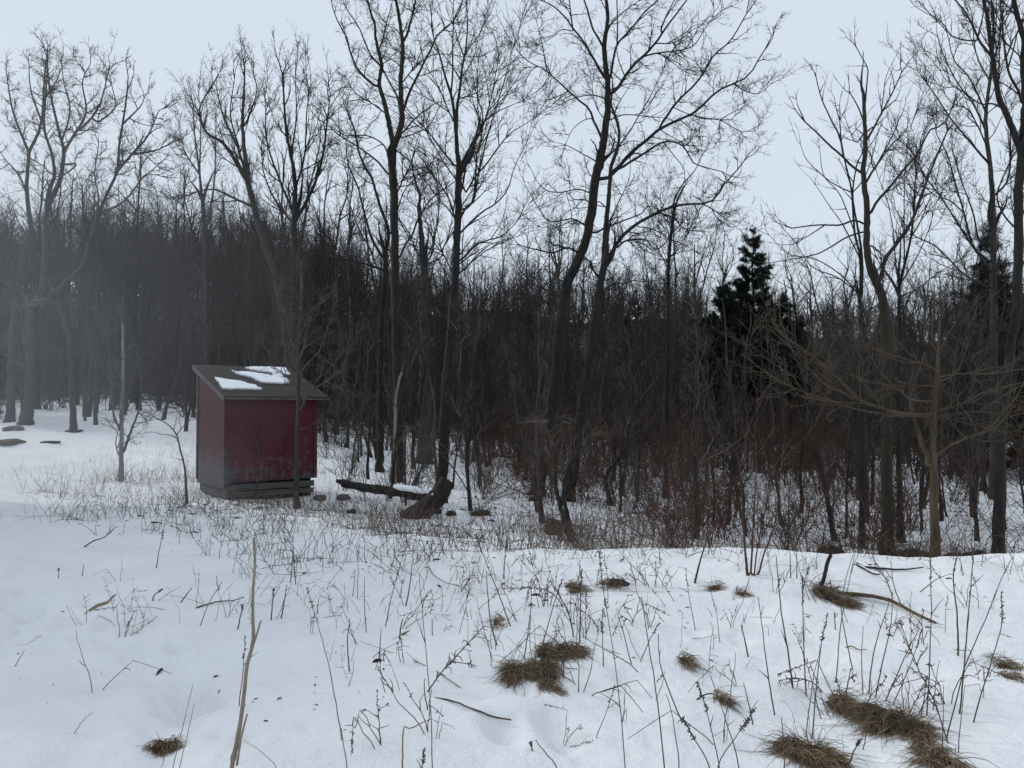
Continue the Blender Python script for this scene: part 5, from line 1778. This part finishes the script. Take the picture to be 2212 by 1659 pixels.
LYT = dict(lying=True, name='fallen_twig', cat='twig', twigs=.8)
stalk('S5', [(565, 1183), (700, 1230), (860, 1290), (1000, 1340), (1100, 1392)], 6.5, 'straight dark fallen twig lying on the snow below the slanting feathery stalk', None, 701, lying=True, name='fallen_twig', cat='twig', twigs=.0, tip=.8)
stalk('S5', [(530, 1160), (640, 1050), (730, 950), (830, 840), (925, 735)], 5, 'slanting dry stalk fringed with curled dead leaves beside the big grass clump', None, 702, name='feathery_plant', leaf=True, mat='seed')
stalk('S6', [(1735, 1500), (1640, 1250), (1520, 1000), (1450, 820), (1400, 700)], 5, 'leaning goldenrod stalk with curled dead leaves, crossing the tall bare stalks', None, 703, name='goldenrod_plant', leaf=True, mat='seed')
stalk('S6', [(1370, 560), (1330, 460), (1290, 390), (1230, 290)], 4, 'branched seedy weed behind the fallen mossy branch', None, 704, name='seedy_plant', leaf=True, mat='seed')
stalk('S5', [(1460, 620), (1400, 560), (1340, 510), (1230, 490), (1050, 495)], 4, 'arched seedy weed drooping over the snow behind the big grass clump', None, 705, name='seedy_plant', leaf=True, mat='seed')
stalk('S6', [(940, 1160), (850, 1110), (760, 1080), (620, 1090)], 4, 'low drooping seedy weed behind the long ragged grass clump', None, 706, name='seedy_plant', leaf=True, mat='seed')
stalk('S5', [(830, 1165), (660, 1070), (480, 975), (300, 910), (120, 872)], 3.5, 'long thin pale stem lying across the snow under the slanting stalk', None, 707, mat='pale_stem', **LYT)
stalk('S4', [(1240, 624), (1310, 618), (1420, 592), (1500, 588), (1582, 580)], 6, 'forked grey twig lying on the open snow beside the tall pale stem', None, 708, mat='stem', **LYT)
stalk('S4', [(555, 655), (620, 620), (690, 595), (748, 563)], 12, 'flattened tan straw blade lying on the open snow near the photo side', None, 709, mat='straw', lying=True, name='straw_blade', cat='straw', twigs=0)
stalk('S4', [(1150, 586), (1190, 560), (1245, 490)], 5, 'small forked twig sticking out of the snow beyond the grey twig', None, 710, mat='stem', name='fallen_twig', cat='twig', twigs=6)
stalk('S6', [(1300, 1330), (1600, 1325), (1900, 1308), (2240, 1304)], 4.5, 'long straight dark stem lying level across the bank behind the leaning clump', None, 711, mat='stem', twigs=.4, cat='twig', name='fallen_twig', D=4.15, lean=.02)
stalk('S6', [(1120, 322), (1200, 365), (1300, 375), (1430, 382), (1560, 383)], 9, 'dark broken branch lying on the snow near the crest of the bank', None, 712, mat='dark_twig', lying=True, name='broken_branch', cat='branch', twigs=1.2)
stalk('S6', [(1100, 330), (1150, 360), (1230, 405), (1280, 430)], 9, 'short thick broken stick crossing under the dark branch near the crest', None, 713, mat='dark_twig', lying=True, name='broken_branch', cat='branch', twigs=.5)
stalk('S6', [(880, 500), (915, 430), (935, 340), (962, 275)], 14, 'knobbly broken upright stub at the top of the dark mossy clump', None, 714, mat='dark_twig', name='broken_stub', cat='stub', twigs=3, tip=.9)
stalk('S6', [(1000, 520), (1150, 560), (1300, 590), (1400, 625), (1500, 680), (1640, 750)], 16, 'long mossy fallen branch running down the bank from the dark mossy clump', None, 715, mat='mossy' if 'mossy' in M else 'straw_dark', lying=True, name='fallen_branch', cat='branch', twigs=5, tip=.5)
stalk('S6', [(70, 1220), (130, 1210), (190, 1195), (230, 1215), (265, 1250)], 6, 'dark curved twig arching over the small matted tuft', None, 716, mat='dark_twig', lying=True, name='fallen_twig', cat='twig', twigs=2)
stalk('S6', [(1030, 875), (1090, 885), (1140, 905), (1190, 930)], 6, 'pale bent dead leaf stem lying between the tall stalks mid-bank', None, 717, mat='straw', lying=True, name='fallen_twig', cat='twig', twigs=2)
stalk('S5', [(400, 1415), (450, 1405), (510, 1372), (580, 1342)], 7, 'curled tan leaf hanging from the tall thin stalk nearest the fallen twig', None, 718, mat='straw', name='dead_leaf', cat='leaf', twigs=0, D=3.3, lean=0)
stalk('S5', [(385, 790), (410, 800), (440, 802)], 7, 'single rust-red leaf lying on the snow near a short stub', None, 719, mat='red_twig', lying=True, name='dead_leaf', cat='leaf', twigs=0)
stalk('S4', [(520, 225), (600, 190), (680, 160), (745, 100)], 5, 'crooked twig rising from the snow in front of the pale-trunked small tree', None, 720, mat='stem', name='fallen_twig', cat='twig', twigs=2)
stalk('S5', [(570, 350), (600, 440), (680, 515), (780, 540), (860, 580)], 4, 'curved pale stem sweeping down the snow beyond the feathery stalk', None, 721, mat='pale_stem', **LYT)
stalk('Z2', [(640, 790), (730, 830), (800, 880), (880, 960), (980, 1090), (1040, 1190)], 8, 'bent pale pole leaning across the foot of the black-trunked tree', None, 722, mat='grey_bark', name='fallen_pole', cat='branch', twigs=.4, D=14.6, lean=.0)

# red-stemmed shrub on the rim
hero('red_stemmed_shrub', 'shrub of four dark red stems rising from the snow rim, before the thicket', 'shrub',
     [('S6', 13, 5, [(420, 410), (405, 250), (395, 80), (380, -150), (370, -330)])],
     [('S6', 14, 4, [(440, 410), (452, 200), (465, -60), (480, -300), (470, -480)]), ('S6', 14, 4, [(485, 415), (530, 260), (590, 110), (620, -100), (640, -300)]), ('S6', 11, 4, [(465, 412), (490, 200), (540, -20), (560, -220)])],
     'sparse', M['red_twig'], M['red_twig'], seed=41, depth=.4, scale=.8, rm=(.004, .0025, .0016), buried=.05)
hero('red_stemmed_shrub', 'single thin red forked shrub on the rim next to the four-stemmed one', 'shrub',
     [('S6', 10, 5, [(80, 460), (110, 330), (150, 190), (160, 60), (150, -120)])],
     [('S6', 7, 3, [(130, 230), (80, 120), (0, 40), (-60, -80)]), ('S6', 7, 3, [(150, 180), (230, 100), (330, 60)])],
     'sparse', M['red_twig'], M['red_twig'], seed=42, depth=.4, scale=.8, rm=(.004, .0025, .0016), buried=.05)

# small stalks scattered over the near snow, each its own object
rng = np.random.default_rng(91)
WS = []
for q in range(9):
    T_ = Tubes()
    for stem_ in range([1, 3, 2, 1, 4, 2, 1, 3, 2][q]):
        L = rng.uniform(.10, .36)
        s = np.linspace(0, 1, 8)[:, None]
        d = np.array([rng.normal() * .4, rng.normal() * .4, 1.0])
        x = d * s * L + np.cumsum(rng.normal(size=(8, 3)) * .005, 0)
        if rng.random() < .35:                       # snapped over
            x[5:] = x[4] + (x[5:] - x[4]) * np.array([1, 1, -.6]) + np.array([rng.normal() * .02, rng.normal() * .02, 0]) * np.arange(1, 4)[:, None]
        x[:, :2] += rng.normal(size=2) * .012
        x[0, 2] = -.03
        r = np.linspace(.0024, .0012, 8)
        T_.add(x, r, 5, cap=True)
        P, R = grow(x[None], r[None], rng, [6, 12, 3][q % 3], (.25, 1), (.4, 1.1), (.02, .10), 5, .28, -.03, .002, .001)
        T_.add(P, R, 4)
        if q % 3 != 2:                               # dried seed heads and curled leaves
            P, R = grow(x[None], r[None], rng, 40, (.7, 1), (.4, 1.3), (.006, .022), 4, .4, -.1, .0034, .0016)
            T_.add(P, R, 5)
    WS.append(T_.mesh('weed_plant', M[['stem', 'seed', 'stem'][q % 3]]))
for q in range(150):
    px = rng.choice([rng.uniform(640, 1500), rng.uniform(120, 2190), rng.uniform(1250, 2200)])
    py = 1175 + 440 * rng.uniform(0, 1) ** 1.7
    if px < 600 and rng.random() < .6:
        continue
    g = ground_hit(px, py)[0]
    o = link('weed_plant', WS[rng.integers(9)], loc=g)
    o.rotation_euler = (rng.normal() * .25, rng.normal() * .25, rng.uniform(0, 6.28))
    o.scale = [rng.uniform(.7, 1.35)] * 3
    tag(o, 'short broken dry weed stub with small side twigs in the near snow', 'weed', 'short weed stubs in the near snow')

# dead wood and earth in the hollow, half hidden by the bank
for q, (px, Y, w, h, mat, lab, nm, ct) in enumerate([
        (1965, 12.3, 95, 36, 'soil', 'dark mound of earth and roots between the mossy tree and the brown tree', 'earth_mound', 'mound'),
        (2085, 12.2, 110, 52, 'soil', 'dark heap of earth and brush beside the brown spreading tree, away from the mossy tree', 'earth_mound', 'mound'),
        (1790, 12.8, 60, 26, 'straw_dark', 'brown mound of dead grass in the hollow just over the bank, before the thicket', 'grass_mound', 'mound'),
        (1040, 14.2, 44, 14, 'soil', 'dark root plate with snow on it, in the weeds beyond the leaning stump', 'root_plate', 'roots'),
        (1195, 12.6, 44, 40, 'straw_dark', 'tangled brown heap of dead vines at the foot of the forked dark sapling', 'vine_heap', 'dead vines'),
        (1155, 16.6, 26, 14, 'soil', 'small brown clod at the foot of the biggest leaning tree', 'earth_clod', 'clod')]):
    X = (px - CX) / F * Y
    g = gz(X, Y)
    py = HZ - (g - EYE) / Y * F
    import bmesh
    rng = np.random.default_rng(900 + q)
    bm = bmesh.new()
    bmesh.ops.create_icosphere(bm, subdivisions=4, radius=1)
    kk = rng.normal(size=(8, 3)) * 2.6
    ph = rng.uniform(0, 6, 8)
    sc = Y / F
    for v in bm.verts:
        c = np.array(v.co)
        f = 1 + .10 * np.sin(kk @ c + ph).sum() * .7
        v.co = (c[0] * f * w * sc / 2, c[1] * f * w * sc / 3, c[2] * f * h * sc * .8)
    me = bpy.data.meshes.new('soil')
    bm.to_mesh(me)
    bm.free()
    me.polygons.foreach_set('use_smooth', np.ones(len(me.polygons), bool))
    me.materials.append(M[mat])
    e = link(nm, None, loc=(X, Y, g))
    tag(e, lab, ct)
    link('soil', me, e)
    m = int(w * 3.2)
    th = rng.uniform(0, 6.28, m)
    p = np.column_stack([np.cos(th) * w * sc / 2 * rng.random(m), np.sin(th) * w * sc / 3 * rng.random(m), rng.uniform(0, .8, m) * h * sc * .7])
    d = norm(rng.normal(size=(m, 3)) + np.array([0, -.3, .5]))
    P = [p]
    for j in range(6):
        d = norm(d + .3 * rng.normal(size=d.shape) + np.array([0, 0, -.12]))
        p = p + d * rng.uniform(.03, .10, m)[:, None]
        P.append(p)
    T_ = Tubes()
    T_.add(np.stack(P, 1), rng.uniform(.002, .005, m)[:, None] * np.linspace(1, .4, 7)[None], 3)
    link('root_fringe', T_.mesh('foliage', M['straw_dark' if q % 2 else 'brush_twig']), e).name = 'foliage'

bpy.context.view_layer.update()
# haze ellipsoids added to imitate a lens smear on the left
n = NT('smear_volume')
n.t.nodes.remove(n.b)
pv = n.node('ShaderNodeVolumePrincipled')
pv.inputs['Color'].default_value = (.92, .94, .97, 1)
pv.inputs['Density'].default_value = .0064
pv.inputs['Anisotropy'].default_value = 0.0
n.link(pv.outputs[0], n.out.inputs['Volume'])
import bmesh
for (cx, cy, cz, rx, ry, rz_) in [(-9.0, 9.6, 3.0, 6.4, 5.6, 5.2), (-9.2, 9.8, 2.7, 5.0, 5.2, 4.2), (-9.4, 10.0, 2.3, 3.9, 4.8, 3.2), (-9.6, 10.0, 2.0, 2.9, 4.4, 2.2), (-9.8, 10.0, 1.9, 2.1, 4.0, 1.7), (-7.6, 9.0, .6, 4.6, 4.2, 1.5), (-8.4, 10.2, .5, 4.4, 5.0, 1.9)]:
    bm = bmesh.new()
    bmesh.ops.create_icosphere(bm, subdivisions=5, radius=1)
    for v in bm.verts:
        v.co = (v.co.x * rx, v.co.y * ry, v.co.z * rz_)
    me = bpy.data.meshes.new('smear_haze')
    bm.to_mesh(me)
    bm.free()
    me.polygons.foreach_set('use_smooth', np.ones(len(me.polygons), bool))
    me.materials.append(n.m)
    tag(link('smear_haze', me, loc=(cx, cy, cz)), kind='stuff')
